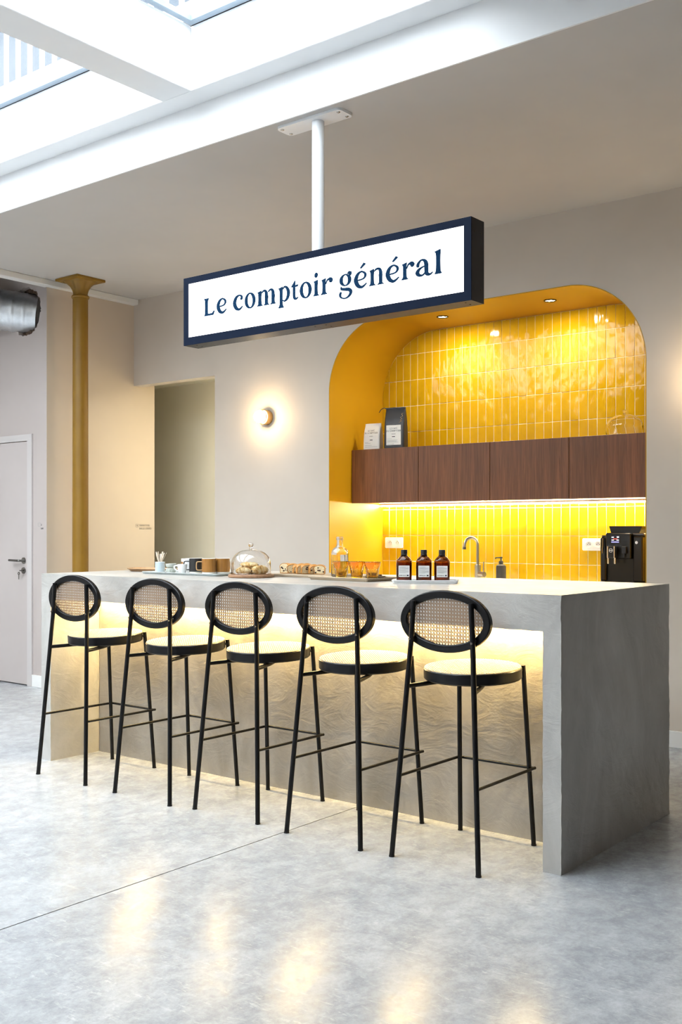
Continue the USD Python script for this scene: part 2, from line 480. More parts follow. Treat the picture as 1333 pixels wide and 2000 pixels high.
# skylight panes over the bays, upper parapet with balusters, facade behind it
plain('sky_frame', (0.34, 0.42, 0.50), 0.4)
for i in range(len(xs)):
    if i == 0:
        continue
    x0, x1 = xs[i - 1] + 0.224, xs[i]
    w = setting(f'window_{i}')
    o = sbox(x0, -7.2, x1, 0.176)
    obj('frame', ex(o.buffer(-0.004, join_style=2).difference(o.buffer(-0.045, join_style=2)), 0.03, 'xy', 3.986), 'sky_frame', w)
    obj('pane', ex(o.buffer(-0.03, join_style=2), 0.012, 'xy', 4.017), 'pane_glass', w)
plain('roof_gravel', (0.07, 0.072, 0.075), 0.9)
rf = setting('roof_terrace')
obj('deck', bx(-12, 0.18, 3.99, 8, 5.0, 4.03), 'roof_gravel', rf)
kb = setting('roof_kerb')
obj('kerb', bx(-12, 0.28, 4.03, 8, 0.40, 4.205, 0.004), 'beam_paint', kb)
rl = thing('balustrade', 'white upper floor balustrade seen through the skylight glass', 'railing')
for k in range(58):
    x = -7.0 + 0.1270 * k
    obj('baluster', bx(x - 0.012, 0.29, 4.205, x + 0.012, 0.312, 5.10), 'white_trim', rl)
obj('handrail', bx(-12, 0.27, 5.10, 8, 0.335, 5.14, 0.004), 'white_trim', rl)
mottled('facade_paint', (0.040, 0.051, 0.066), (0.048, 0.060, 0.076), 0.7, 0.7)
fc = thing('facade', 'pale blue upper facade behind the skylight balustrade', 'building')
fwin = [sbox(-16.2 + 2.1 * k, 4.6 + 3.2 * j, -14.9 + 2.1 * k, 6.9 + 3.2 * j) for k in range(12) for j in range(3)]
obj('wall', ex(sbox(-18, 4.0, 10, 14.5).difference(unary_union(fwin)), 0.2, 'xz', 4.0), 'facade_paint', fc)
plain('facade_pane', (0.026, 0.034, 0.046), 0.4)
for o in fwin:
    f = obj('window', ex(o.difference(o.buffer(-0.06, join_style=2)), 0.10, 'xz', 4.04), 'white_trim', fc)
    obj('pane', ex(o.buffer(-0.06, join_style=2), 0.02, 'xz', 4.08), 'facade_pane', f)

b1 = setting('baseboard_back')
obj('board', bx(NX1 + 0.03, YB - 0.014, 0, 5, YB, 0.10, 0.002), 'white_trim', b1)
obj('board', bx(-4.474, YB - 0.014, 0, NX0 - 0.03, YB, 0.10, 0.002), 'white_trim', b1)
b2 = setting('baseboard_left')
obj('board', bx(-5.70, 1.631, 0, XL, 1.645, 0.10, 0.002), 'white_trim', b2)
obj('board', bx(XL, 1.631, 0, XL + 0.014, 2.83, 0.10, 0.002), 'white_trim', b2)

# door in the wall at the far left
d1 = setting('door_1')
obj('door_frame', ex(sbox(-6.67, 0, -5.70, 2.14).difference(sbox(-6.60, -0.1, -5.765, 2.085)), 0.10, 'xz', 1.630), 'frame_paint', d1)
obj('door_leaf', bx(-6.597, 1.640, 0.008, -5.768, 1.680, 2.082, 0.002), 'door_paint', d1)
hd = obj('door_handle', cat_(cyl((-5.822, 1.64, 1.065), (-5.822, 1.632, 1.065), 0.027, 24),
                             tube(spline([(-5.822, 1.634, 1.065), (-5.824, 1.598, 1.065), (-5.84, 1.588, 1.065), (-5.90, 1.588, 1.066), (-5.965, 1.588, 1.067)], 6), 0.0095, 12)), 'dark_steel', d1, smooth=35)
kh = obj('lock_rosette', cyl((-5.822, 1.64, 0.98), (-5.822, 1.630, 0.98), 0.027, 24), 'dark_steel', d1, smooth=35)
obj('key', cat_(bx(-5.832, 1.600, 0.975, -5.812, 1.630, 0.985), lathe([(0.006, -0.002), (0.014, -0.002), (0.014, 0.002), (0.006, 0.002)], 16, True).apply_transform(trimesh.transformations.rotation_matrix(math.pi / 2, (1, 0, 0))).apply_translation((-5.845, 1.604, 0.955)), bx(-5.849, 1.602, 0.905, -5.841, 1.606, 0.943)), 'dark_steel', d1)

# ------------------------------------------------------------------ the bar
BT = 1.0725
ctr = thing('bar_counter', 'long grey trowelled plaster bar counter with lit recess behind the stools', 'counter')
RX0, RX1, RY, RZ = -3.195, -0.078, 0.345, 0.931
PT = 0.020
shell = m3.Manifold.cube((3.282, 1.112, BT)).translate((-3.282, 0, 0)) - m3.Manifold.cube((RX1 - RX0, RY + PT + 1, RZ + 1)).translate((RX0, -1, -1))
shell = shell.refine_to_length(0.022)
v = np.array(shell.to_mesh().vert_properties[:, :3])
f = np.array(shell.to_mesh().tri_verts)
nz = np.stack([meshkit.fbm(v * 9 + 3 * k, 3, seed=k) - 0.5 for k in range(3)], -1) * 0.0045
fine = np.stack([meshkit.noise(v * 55 + k, seed=7 + k) - 0.5 for k in range(3)], -1) * 0.0022
d = nz + fine
d[:, 2] *= np.where(v[:, 2] > BT - 0.001, 0.0, 1.0)
d[v[:, 2] < 0.002, 2] = 0
v2 = v + d
obj('body', trimesh.Trimesh(v2, f, process=False), 'bar_plaster', ctr, smooth=35)
panel = m3.Manifold.cube((RX1 - RX0 - 0.010, PT - 0.004, RZ - 0.004)).translate((RX0 + 0.005, RY, 0)).refine_to_length(0.025)
pv, pf = np.array(panel.to_mesh().vert_properties[:, :3]), np.array(panel.to_mesh().tri_verts)
fr = pv[:, 1] < RY + 0.001
pv[fr, 1] += (meshkit.fbm(pv[fr] * 7, 4, seed=4) - 0.5) * 0.008
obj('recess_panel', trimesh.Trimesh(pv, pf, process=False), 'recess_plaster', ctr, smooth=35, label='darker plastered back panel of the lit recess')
obj('led_profile', bx(RX0 + 0.012, 0.268, RZ - 0.012, RX1 - 0.012, 0.296, RZ + 0.004), 'white_plastic', ctr)
obj('led_strip', bx(RX0 + 0.016, 0.272, RZ - 0.018, RX1 - 0.016, 0.292, RZ - 0.011), 'led_bar', ctr)
obj('led_cable', tube(spline([(RX0 + 0.020, 0.300, RZ - 0.004), (RX0 + 0.018, 0.312, RZ - 0.030), (RX0 + 0.010, 0.322, RZ - 0.060), (RX0 + 0.020, 0.330, RZ - 0.085), (RX0 + 0.012, 0.338, RZ - 0.050), (RX0 + 0.004, 0.338, RZ - 0.004)], 6), 0.0025, 8), 'white_plastic', ctr, smooth=60)
for x in (RX0 + 0.004, RX1 - 0.012):
    obj('led_end_cap', bx(x, 0.266, RZ - 0.020, x + 0.008, 0.298, RZ + 0.002, 0.001), 'white_plastic', ctr)

# ------------------------------------------------------------------ bar stools
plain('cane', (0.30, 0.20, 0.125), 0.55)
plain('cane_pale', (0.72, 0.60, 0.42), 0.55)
plain('cane_backing', (0.70, 0.58, 0.41), 0.6)


def cane(shape, pitch, w, t, dy=0.0):
    """Woven cane clipped to a shapely shape in its own plane: pairs of straight strands both ways and single diagonals."""
    x0, y0, x1, y1 = shape.bounds
    L = max(x1 - x0, y1 - y0) * 1.6
    cx, cy = (x0 + x1) / 2, (y0 + y1) / 2
    out = []
    def run(ang, off, ww, lev):
        ca, sa = math.cos(ang), math.sin(ang)
        p = np.array([cx - sa * off, cy + ca * off])
        g = LineString([p - L * np.array([ca, sa]), p + L * np.array([ca, sa])]).intersection(shape)
        if g.is_empty or g.length < 0.004:
            return
        a, b = np.array(g.coords[0]), np.array(g.coords[-1])
        n = np.array([-sa, ca]) * ww / 2
        q = np.array([a - n, b - n, b + n, a + n])
        vv = np.vstack([np.c_[q, np.full(4, lev - t / 2)], np.c_[q, np.full(4, lev + t / 2)]])
        ff = [(0, 2, 1), (0, 3, 2), (4, 5, 6), (4, 6, 7), (0, 1, 5), (0, 5, 4), (1, 2, 6), (1, 6, 5), (2, 3, 7), (2, 7, 6), (3, 0, 4), (3, 4, 7)]
        out.append(trimesh.Trimesh(vv, np.array(ff), process=False))
    n = int(L / pitch) + 2
    for k in range(-n, n + 1):
        for s in (-0.14, 0.14):
            run(0.0, (k + s) * pitch, w, 0.0)
            run(math.pi / 2, (k + s) * pitch, w, t * 0.8)
        h = pitch * math.sqrt(0.5)
        run(math.pi / 4, (k + 0.5) * h, w * 1.1, t * 1.6)
        run(-math.pi / 4, (k + 0.5) * h, w * 1.1, t * 2.4)
    return cat_(*out)


def ellipse(a, b, n=64):
    t = np.linspace(0, 2 * np.pi, n, endpoint=False)
    return Polygon(np.c_[a * np.cos(t), b * np.sin(t)])


def ringsolid(a, b, w, dep, r=0.006, n=72):
    """Oval ring of rectangular section with softened edges, in the xz plane, centred on y = 0."""
    t = np.linspace(0, 2 * np.pi, n, endpoint=False)
    sec = []
    for sx, sy in ((1, 1), (-1, 1), (-1, -1), (1, -1)):
        for q in np.linspace(0, np.pi / 2, 4):
            q0 = {(1, 1): 0, (-1, 1): np.pi / 2, (-1, -1): np.pi, (1, -1): 1.5 * np.pi}[(sx, sy)]
            sec.append((sx * (w / 2 - r) + r * np.cos(q + q0), sy * (dep / 2 - r) + r * np.sin(q + q0)))
    sec = np.array(sec)
    cx, cz = np.cos(t), np.sin(t)
    nx, nzv = cx / a, cz / b
    ln = np.hypot(nx, nzv)
    nx, nzv = nx / ln, nzv / ln
    k = len(sec)
    V = np.stack([a * cx[:, None] + nx[:, None] * sec[None, :, 0], np.tile(sec[:, 1], (n, 1)), b * cz[:, None] + nzv[:, None] * sec[None, :, 0]], -1).reshape(-1, 3)
    F = []
    for i in range(n):
        j = (i + 1) % n
        for q in range(k):
            w_ = (q + 1) % k
            F += [(i * k + q, i * k + w_, j * k + w_), (i * k + q, j * k + w_, j * k + q)]
    return trimesh.Trimesh(V, np.array(F), process=False)


def make_stool(loc, label):
    t = thing('bar_stool', label, 'bar stool', loc, 0, 'bar stools along the counter')
    SY, SR, SZ = 0.050, 0.203, 0.760
    prof = [(0.172, SZ - 0.052), (SR - 0.006, SZ - 0.052), (SR, SZ - 0.046), (SR, SZ - 0.009), (SR - 0.003, SZ - 0.0055), (SR - 0.010, SZ - 0.0055), (0.172, SZ - 0.010)]
    tl = trimesh.transformations.rotation_matrix(math.radians(2.2), (1, 0, 0), (0, SY, SZ - 0.02))
    tilt = lambda m: m.copy().apply_transform(tl)
    se = obj('seat', tilt(move(lathe(prof, 64, True), (0, SY, 0))), 'black_wood', t, smooth=35)
    obj('seat_backing', tilt(move(trimesh.creation.cylinder(SR - 0.0035, 0.009, sections=64), (0, SY, SZ - 0.0085))), 'cane_backing', se, smooth=35)
    cm = cane(Point(0, SY).buffer(SR - 0.004, quad_segs=24), 0.0135, 0.0024, 0.0007)
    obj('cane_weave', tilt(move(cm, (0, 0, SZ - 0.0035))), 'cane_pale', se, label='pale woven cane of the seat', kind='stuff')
    by, bz = -0.160, 0.9575
    A, B = 0.1955, 0.1085
    bk = obj('backrest', move(ringsolid(A, B, 0.032, 0.026), (0, by, bz)), 'black_wood', t, smooth=40)
    cw = cane(ellipse(A - 0.012, B - 0.012), 0.0138, 0.0022, 0.0008)
    vv = cw.vertices
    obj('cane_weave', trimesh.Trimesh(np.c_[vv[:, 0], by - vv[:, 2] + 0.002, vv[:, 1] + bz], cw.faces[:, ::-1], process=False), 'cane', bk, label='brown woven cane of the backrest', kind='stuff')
    for s in (-1, 1):
        pts = [(s * 0.203, -0.244, 0.0), (s * 0.1455, -0.190, 0.865), (s * 0.1435, -0.1885, 0.89), (s * 0.135, -0.1865, 1.036)]
        obj('leg', cat_(tube(spline(pts, 4), 0.0107, 14), lathe([(0.0001, 0), (0.0118, 0), (0.0118, 0.006), (0.0001, 0.006)], 14).apply_translation((s * 0.203, -0.244, 0))), 'black_metal', t, smooth=40)
    for s in (-1, 1):
        pts = [(s * 0.180, 0.245, 0.0), (s * 0.156, 0.196, 0.758)]
        obj('leg', cat_(cyl(*pts, 0.0100, 14), lathe([(0.0001, 0), (0.0112, 0), (0.0112, 0.006), (0.0001, 0.006)], 14).apply_translation((s * 0.18, 0.245, 0))), 'black_metal', t, smooth=40)
        obj('seat_pin', cyl((s * 0.1565, 0.194, 0.738), (s * 0.142, 0.178, 0.738), 0.007, 10), 'black_metal', t, smooth=40)
        obj('back_bolt', cat_(cyl((s * 0.1455, -0.191, 0.882), (s * 0.150, -0.160, 0.894), 0.0055, 10), cyl((s * 0.1453, -0.203, 0.882), (s * 0.1455, -0.185, 0.882), 0.0045, 10)), 'dark_steel', t, smooth=40)
    rail = spline([(-0.157, -0.201, 0.690), (-0.130, -0.12, 0.692), (-0.100, -0.04, 0.695), (-0.055, 0.035, 0.698), (0, 0.060, 0.698), (0.055, 0.035, 0.698), (0.100, -0.04, 0.695), (0.130, -0.12, 0.692), (0.157, -0.201, 0.690)], 6)
    obj('seat_rail', tube(rail, 0.0093, 12), 'black_metal', t, smooth=40)
    fz = 0.325
    foot = []
    for s in (-1, 1):
        foot.append(cyl((s * 0.186, -0.2225, fz), (s * 0.1835, 0.246, fz), 0.0062, 10))
        foot.append(trimesh.creation.icosphere(2, 0.0066).apply_translation((s * 0.1835, 0.246, fz)))
    foot.append(cyl((-0.1835, 0.237, fz + 0.001), (0.1835, 0.237, fz + 0.001), 0.0062, 10))
    obj('footrest', cat_(*foot), 'black_metal', t, smooth=40)
    return t


st = make_stool((-0.445, 0.037, 0), 'black cane back bar stool nearest the camera, beside the counter end')
for x, y, lab in ((-0.997, 0.020, 'black cane back bar stool, second from the right end of the counter'),
                  (-1.593, 0.040, 'black cane back bar stool in the middle of the five'),
                  (-2.134, 0.004, 'black cane back bar stool, second from the left end of the counter'),
                  (-2.7765, 0.006, 'black cane back bar stool farthest from the camera, at the left end of the counter')):
    copy(st, (x, y, 0), 0, lab)

# ------------------------------------------------------------------ hanging sign
SX0, SX1, SZ0, SZ1, SF, SB = -2.476, -0.617, 2.350, 2.724, 0.360, 0.472
plain('sign_case', (0.014, 0.015, 0.021), 0.40, specular_ior_level=0.4)
plain('sign_bezel', (0.005, 0.010, 0.025), 0.6, specular_ior_level=0.06)
plain('sign_letter', (0.009, 0.030, 0.070), 0.7, specular_ior_level=0.0)
plain('pole_paint', (0.82, 0.83, 0.85), 0.35)
sg = thing('hanging_sign', 'long backlit hanging sign with dark frame reading Le comptoir général', 'sign')
case = sbox(SX0, SZ0, SX1, SZ1)
win = sbox(SX0 + 0.036, SZ0 + 0.042, SX1 - 0.038, SZ1 - 0.034)
cs = obj('case', cat_(ex(case.difference(case.buffer(-0.012, join_style=2)), SB - SF - 0.004, 'xz', SF + 0.004), ex(case.buffer(-0.012, join_style=2), 0.004, 'xz', SB - 0.004)), 'sign_case', sg)
obj('bezel', ex(case.difference(win), 0.0035, 'xz', SF), 'sign_bezel', sg)
for x, z in [(SX1 - 0.001, z) for z in (SZ0 + 0.06, SZ1 - 0.06)]:
    for y in (SF + 0.03, SF + 0.085):
        obj('screw', cyl((x, y, z), (x + 0.003, y, z), 0.004, 10), 'dark_steel', cs)
for x in (SX0 + 0.07, -1.55, -1.48, SX1 - 0.05):
    for y in (SF + 0.035, SF + 0.075):
        obj('screw', cyl((x, y, SZ0 - 0.002), (x, y, SZ0 + 0.001), 0.004, 10), 'dark_steel', cs)
pn = obj('light_panel', ex(win.buffer(0.004, join_style=2), 0.004, 'xz', SF + 0.004), 'sign_panel', sg, label='white glowing panel')
pl = obj('pole', cyl((-1.553, 0.420, SZ1 - 0.002), (-1.553, 0.420, ZC - 0.012), 0.0315, 40), 'pole_paint', sg, smooth=35)
obj('ceiling_plate', ex(affinity.translate(rrect(0.42, 0.118, 0.028), -1.580, 0.421), 0.013, 'xy', ZC - 0.013), 'pole_paint', sg, smooth=35)
for dx in (-0.185, 0.185):
    for dy in (-0.034, 0.034):
        obj('screw', lathe([(0.0001, -0.004), (0.006, -0.004), (0.010, 0.0), (0.0001, 0.0)], 16).apply_translation((-1.580 + dx, 0.421 + dy, ZC - 0.013)), 'steel', sg)


# lettering: high contrast flared roman, drawn with strokes of changing width (x-height = 1)
def stroke(pts, per=10):
    s = spline(pts, per)
    discs = [Point(x, y).buffer(max(w, 0.02) / 2, quad_segs=6) for x, y, w in s]
    return unary_union([MultiPoint([*a.exterior.coords, *b.exterior.coords]).convex_hull for a, b in zip(discs[:-1], discs[1:])])


def stem(x, y0, y1, w=0.17, foot=0.30, head='flag', hw=0.30):
    """Upright with waisted sides, flared foot and a slanted or flared head."""
    n = 14
    L, R = [], []
    for t in np.linspace(0, 1, n):
        y = y0 + (y1 - y0) * t
        e = (foot - w) / 2 * max(0, 1 - t / 0.16) ** 2 + (0.02 * (2 * t - 1) ** 2)
        el = er = e
        if head == 'flare':
            q = (hw - w) / 2 * max(0, (t - 0.84) / 0.16) ** 2
            el, er = e + q, e + q
        if head == 'flag':
            el = e + (hw - w) * max(0, (t - 0.80) / 0.20) ** 1.5
        L.append((x - w / 2 - el, y - (0.10 * (y1 > y0) if head == 'flag' and t > 0.995 else 0)))
        R.append((x + w / 2 + er, y))
    return Polygon(L + R[::-1]).buffer(0)


def el(cx, cy, rx, ry, rot=0.0):
    return affinity.rotate(affinity.translate(ellipse(rx, ry), cx, cy), rot)


def glyph(ch):
    U = unary_union
    if ch == 'L':
        return U([stem(0.20, 0, 1.20, 0.20, 0.34, 'flare', 0.36), Polygon([(0.1, 0), (0.84, 0.0), (0.95, 0.26), (0.90, 0.25), (0.74, 0.10), (0.3, 0.085)])])
    if ch == 'o':
        return el(0.42, 0.5, 0.42, 0.53).difference(el(0.42, 0.5, 0.235, 0.475, 4))
    if ch == 'c':
        return U([stroke([(0.74, 0.20, 0.03), (0.62, 0.09, 0.07), (0.45, 0.02, 0.12), (0.24, 0.16, 0.19), (0.12, 0.5, 0.21), (0.24, 0.86, 0.15), (0.46, 1.0, 0.07), (0.64, 0.95, 0.08), (0.70, 0.84, 0.11), (0.66, 0.74, 0.13)])])
    if ch == 'e':
        return U([stroke([(0.78, 0.21, 0.03), (0.64, 0.09, 0.07), (0.46, 0.02, 0.13), (0.24, 0.15, 0.19), (0.11, 0.5, 0.21), (0.22, 0.85, 0.14), (0.45, 1.0, 0.06), (0.66, 0.90, 0.09), (0.73, 0.74, 0.10), (0.64, 0.57, 0.06), (0.46, 0.50, 0.045), (0.18, 0.48, 0.045)])])
    if ch in 'mn':
        parts = [stem(0.20, 0, 1.0, 0.17, 0.34)]
        for k in range(2 if ch == 'm' else 1):
            x = 0.20 + 0.50 * k if ch == 'm' else 0.20
            d_ = 0.50 if ch == 'm' else 0.56
            parts += [stroke([(x + 0.14, 0.86, 0.02), (x + 0.26, 0.97, 0.07), (x + d_ - 0.10, 0.97, 0.11), (x + d_ - 0.01, 0.80, 0.16), (x + d_, 0.55, 0.17), (x + d_, 0.3, 0.17)]), stem(x + d_, 0, 0.6, 0.17, 0.34, '')]
        return U(parts)
    if ch == 'p':
        return U([stem(0.22, -0.38, 1.0, 0.18, 0.36), stroke([(0.36, 0.86, 0.03), (0.48, 0.98, 0.07), (0.64, 0.93, 0.12), (0.78, 0.70, 0.18), (0.80, 0.45, 0.19), (0.70, 0.17, 0.14), (0.50, 0.03, 0.06), (0.34, 0.10, 0.035), (0.26, 0.14, 0.03)])])
    if ch == 't':
        return U([Polygon([(0.02, 0.88), (0.34, 1.24), (0.34, 0.93), (0.62, 0.96), (0.56, 0.86), (0.34, 0.86), (0.18, 0.86)]), stroke([(0.26, 0.95, 0.18), (0.26, 0.5, 0.18), (0.27, 0.2, 0.18), (0.34, 0.07, 0.14), (0.48, 0.05, 0.08), (0.60, 0.12, 0.03)])])
    if ch == 'i':
        return U([stem(0.22, 0, 1.0, 0.17, 0.34), el(0.22, 1.34, 0.10, 0.15, -8)])
    if ch == 'r':
        return U([stem(0.20, 0, 1.0, 0.17, 0.36), stroke([(0.32, 0.66, 0.025), (0.40, 0.84, 0.04), (0.50, 0.92, 0.08)]), stroke([(0.50, 0.90, 0.06), (0.62, 0.92, 0.18), (0.68, 0.86, 0.22), (0.67, 0.80, 0.19)])])
    if ch == 'g':
        return U([el(0.43, 0.66, 0.40, 0.37).difference(el(0.43, 0.66, 0.21, 0.33, 4)), Polygon([(0.60, 1.06), (0.70, 1.16), (0.82, 1.12), (0.84, 1.0), (0.76, 0.92), (0.70, 1.02)]).buffer(0.02),
                  stroke([(0.13, 0.24, 0.03), (0.17, 0.12, 0.12), (0.40, 0.07, 0.15), (0.68, 0.02, 0.18), (0.82, -0.14, 0.17), (0.72, -0.36, 0.11), (0.48, -0.50, 0.05), (0.22, -0.47, 0.05), (0.08, -0.36, 0.08), (0.06, -0.22, 0.11), (0.10, -0.12, 0.10)])])
    if ch == 'a':
        return U([stroke([(0.16, 0.66, 0.14), (0.18, 0.80, 0.12), (0.34, 0.98, 0.06), (0.54, 0.95, 0.12), (0.65, 0.76, 0.19), (0.66, 0.45, 0.19), (0.68, 0.16, 0.19), (0.78, 0.06, 0.14), (0.92, 0.06, 0.06), (1.02, 0.14, 0.025)]),
                  stroke([(0.62, 0.60, 0.035), (0.44, 0.56, 0.05), (0.22, 0.43, 0.12), (0.13, 0.25, 0.19), (0.22, 0.10, 0.15), (0.40, 0.06, 0.07), (0.52, 0.12, 0.05), (0.62, 0.24, 0.03)])])
    if ch == 'l':
        return stem(0.24, 0, 1.42, 0.21, 0.36)
    if ch == 'é':
        e = glyph('e')
        return U([e, Polygon([(0.40, 1.24), (0.62, 1.52), (0.72, 1.46), (0.70, 1.42), (0.46, 1.22)])])


LINE = [('L', -2.315, -2.236), ('e', -2.219, -2.146), ('c', -2.096, -2.025), ('o', -2.009, -1.934), ('m', -1.920, -1.789), ('p', -1.773, -1.693),
        ('t', -1.683, -1.637), ('o', -1.625, -1.549), ('i', -1.536, -1.501), ('r', -1.487, -1.412), ('g', -1.371, -1.290), ('é', -1.279, -1.202),
        ('n', -1.187, -1.101), ('é', -1.089, -1.012), ('r', -0.998, -0.925), ('a', -0.918, -0.823), ('l', -0.814, -0.774)]
XH = 0.0765
for ch, x0, x1 in LINE:
    g = glyph(ch).buffer(0.014, quad_segs=4).simplify(0.004)
    b = g.bounds
    g = affinity.affine_transform(g, [(x1 - x0) / (b[2] - b[0]), 0, 0, XH, x0 - b[0] * (x1 - x0) / (b[2] - b[0]), 2.496])
    obj('letter', ex(g, 0.0025, 'xz', SF + 0.0015), 'sign_letter', sg)

# ------------------------------------------------------------------ column, duct, wall lamps
co = thing('iron_column', 'ochre painted cast iron column with flared square capital', 'column', (-5.240, 1.782, 0))
obj('shaft', lathe([(0.001, 0), (0.085, 0), (0.085, 0.04), (0.072, 0.10), (0.067, 0.14), (0.0625, 3.20), (0.0625, 3.262)], 40), 'column_paint', co, smooth=35)
obj('collar', lathe([(0.062, 3.245), (0.070, 3.247), (0.0745, 3.257), (0.070, 3.268), (0.062, 3.271)], 40), 'column_paint', co, smooth=35)
N8 = 32
cap = []
for z, r in ((3.262, 0.060), (3.29, 0.062), (3.318, 0.070), (3.345, 0.085), (3.368, 0.103), (3.386, 0.118)):
    a = (np.arange(N8) + 0.5) / N8 * 2 * np.pi
    sq = np.clip((z - 3.262) / 0.12, 0, 1)
    rr = r * (1 + 0.16 * sq * np.cos(4 * (a - np.pi / 4)) - 0.10 * sq * (1 - sq) * 4 * np.abs(np.cos(4 * a)))
    cap.append(np.c_[rr * np.cos(a), rr * np.sin(a), np.full(N8, z)])
V = np.vstack(cap + [[[0, 0, 3.386]]])
F = [(i * N8 + q, i * N8 + (q + 1) % N8, (i + 1) * N8 + (q + 1) % N8) for i in range(5) for q in range(N8)] + [(i * N8 + q, (i + 1) * N8 + (q + 1) % N8, (i + 1) * N8 + q) for i in range(5) for q in range(N8)] + [(5 * N8 + q, 5 * N8 + (q + 1) % N8, len(V) - 1) for q in range(N8)]
obj('capital', trimesh.Trimesh(V, np.array(F), process=False), 'column_paint', co, smooth=25)
obj('top_plate', bx(-0.146, -0.144, 3.385, 0.146, 0.144, ZC - 0.0005, 0.002), 'column_paint', co)

du = thing('ventilation_duct', 'galvanised spiral duct entering the rough hole above the door', 'duct', (-5.80, 1.645, 3.19))
tt = np.linspace(0, 1, 120)
p0, p1 = np.array([-0.02, 0.14, -0.005]), np.array([-0.95, -0.88, 0.15])
path = p0 + tt[:, None] * (p1 - p0)
rad = 0.172 + 0.0035 * (((tt * 14) % 1) < 0.12)
obj('duct_tube', tube(path, rad, 40), 'galvanised', du, smooth=40)
ra = np.linspace(0, 2 * np.pi, 60, endpoint=False)
rg = np.random.default_rng(3)
outer = np.c_[(0.203 + rg.random(60) * 0.008) * np.cos(ra), (0.203 + rg.random(60) * 0.008) * np.sin(ra)]
innr = np.c_[(0.150 + rg.random(60) * 0.018) * np.cos(ra), (0.150 + rg.random(60) * 0.018) * np.sin(ra)]
obj('hole_rubble', ex(Polygon(outer, [innr]), 0.05, 'xz', 0.045), 'rubble', du)


def sconce(x, z, label):
    t = thing('wall_sconce', label, 'wall lamp', (x, YB, z), 0, 'wall sconces')
    prof = [(0.001, 0.0), (0.058, 0.0), (0.0605, 0.003), (0.0605, 0.058), (0.058, 0.061), (0.048, 0.061)]
    R = trimesh.transformations.rotation_matrix(math.pi / 2, (1, 0, 0))
    obj('base', lathe(prof, 40).apply_transform(R), 'brass', t, smooth=35)
    obj('globe', trimesh.creation.icosphere(3, 0.050).apply_translation((0, -0.092, 0)), 'sconce_globe', t, smooth=True, label='glowing opal globe')
    return t


sconce(-3.872, 2.235, 'glowing opal globe lamp on the wall between doorway and yellow niche')
s2 = sconce(-0.270, 2.235, 'glowing opal globe lamp on the wall right of the yellow niche')

cl = thing('corridor_light', 'round ceiling lamp in the corridor behind the doorway', 'ceiling lamp', (-4.05, 3.02, 2.75))
obj('rim', lathe([(0.12, 0), (0.135, 0), (0.135, -0.03), (0.12, -0.03)], 40, True), 'white_trim', cl, smooth=35)
obj('diffuser', trimesh.creation.cylinder(0.12, 0.02, sections=40).apply_translation((0, 0, -0.012)), 'corridor_lamp', cl)

for x, w in ((-2.392, 'left'), (-1.512, 'right')):
    t = thing('recessed_downlight', f'round recessed downlight in the niche ceiling, the {w} one', 'downlight', (x, 2.890, NZ), 0, 'recessed downlights in the niche')
    obj('rim', lathe([(0.033, 0.004), (0.033, -0.003), (0.036, -0.005), (0.043, -0.005), (0.0445, -0.003), (0.0445, 0.004)], 32, True), 'black_metal', t, smooth=35)
    obj('lens', trimesh.creation.cylinder(0.0335, 0.004, sections=32).apply_translation((0, 0, 0.001)), 'downlight_lens', t, label='lit round lens')
    d = UsdLux.DiskLight.Define(stage, t + '/beam')
    d.CreateRadiusAttr(0.016)
    d.CreateIntensityAttr(L_SPOT)
    d.CreateColorAttr(Gf.Vec3f(1.0, 0.86, 0.58))
    d.AddTranslateOp().Set(Gf.Vec3d(0, 0, -0.006))
    sh = UsdLux.ShapingAPI.Apply(d.GetPrim())
    sh.CreateShapingConeAngleAttr(38.0)
    sh.CreateShapingConeSoftnessAttr(0.3)
    d.AddRotateXOp().Set(2.0)

# ------------------------------------------------------------------ niche fittings
wc_ = thing('wall_cabinet', 'dark walnut wall cabinet with four flat doors across the yellow niche', 'cabinet', (0, 0, 0))
CY, CZ0, CZ1 = 2.861, 1.537, 1.955
obj('body', bx(NX0 + 0.002, CY + 0.020, CZ0 + 0.002, NX1 - 0.002, YN - 0.004, CZ1), 'walnut', wc_)
jo = [NX0 + 0.001, -2.590, -1.972, -1.357, NX1 - 0.001]
for i in range(4):
    m_ = bx(jo[i] + 0.0018, CY, CZ0, jo[i + 1] - 0.0018, CY + 0.0195, CZ1 + 0.001, 0.001)
    obj('door', m_, 'walnut', wc_)
ul = thing('under_cabinet_light', 'bright warm LED strip under the walnut wall cabinet', 'strip light', (0, 0, 0))
obj('profile', bx(NX0 + 0.01, YN - 0.060, CZ0 - 0.010, NX1 - 0.01, YN - 0.030, CZ0 + 0.001), 'white_plastic', ul)
obj('diffuser', bx(NX0 + 0.012, YN - 0.058, CZ0 - 0.022, NX1 - 0.012, YN - 0.032, CZ0 - 0.0102, 0.004), 'led_cabinet', ul, label='glowing diffuser')

bc = thing('back_counter', 'back counter with pale worktop inside the yellow niche', 'counter', (0, 0, 0))
obj('worktop', bx(NX0 + 0.003, 2.60, 0.922, NX1 - 0.003, YN - 0.003, 0.955, 0.002), 'white_plastic', bc)
obj('carcass', bx(NX0 + 0.003, 2.66, 0.10, NX1 - 0.003, YN - 0.003, 0.921), 'walnut', bc)
obj('plinth', bx(NX0 + 0.003, 2.70, 0.0, NX1 - 0.003, 2.72, 0.0995), 'black_plastic', bc)
for i in range(4):
    x0 = NX0 + 0.005 + i * 0.6285
    obj('door', bx(x0, 2.64, 0.11, x0 + 0.624, 2.6595, 0.915, 0.001), 'walnut', bc)

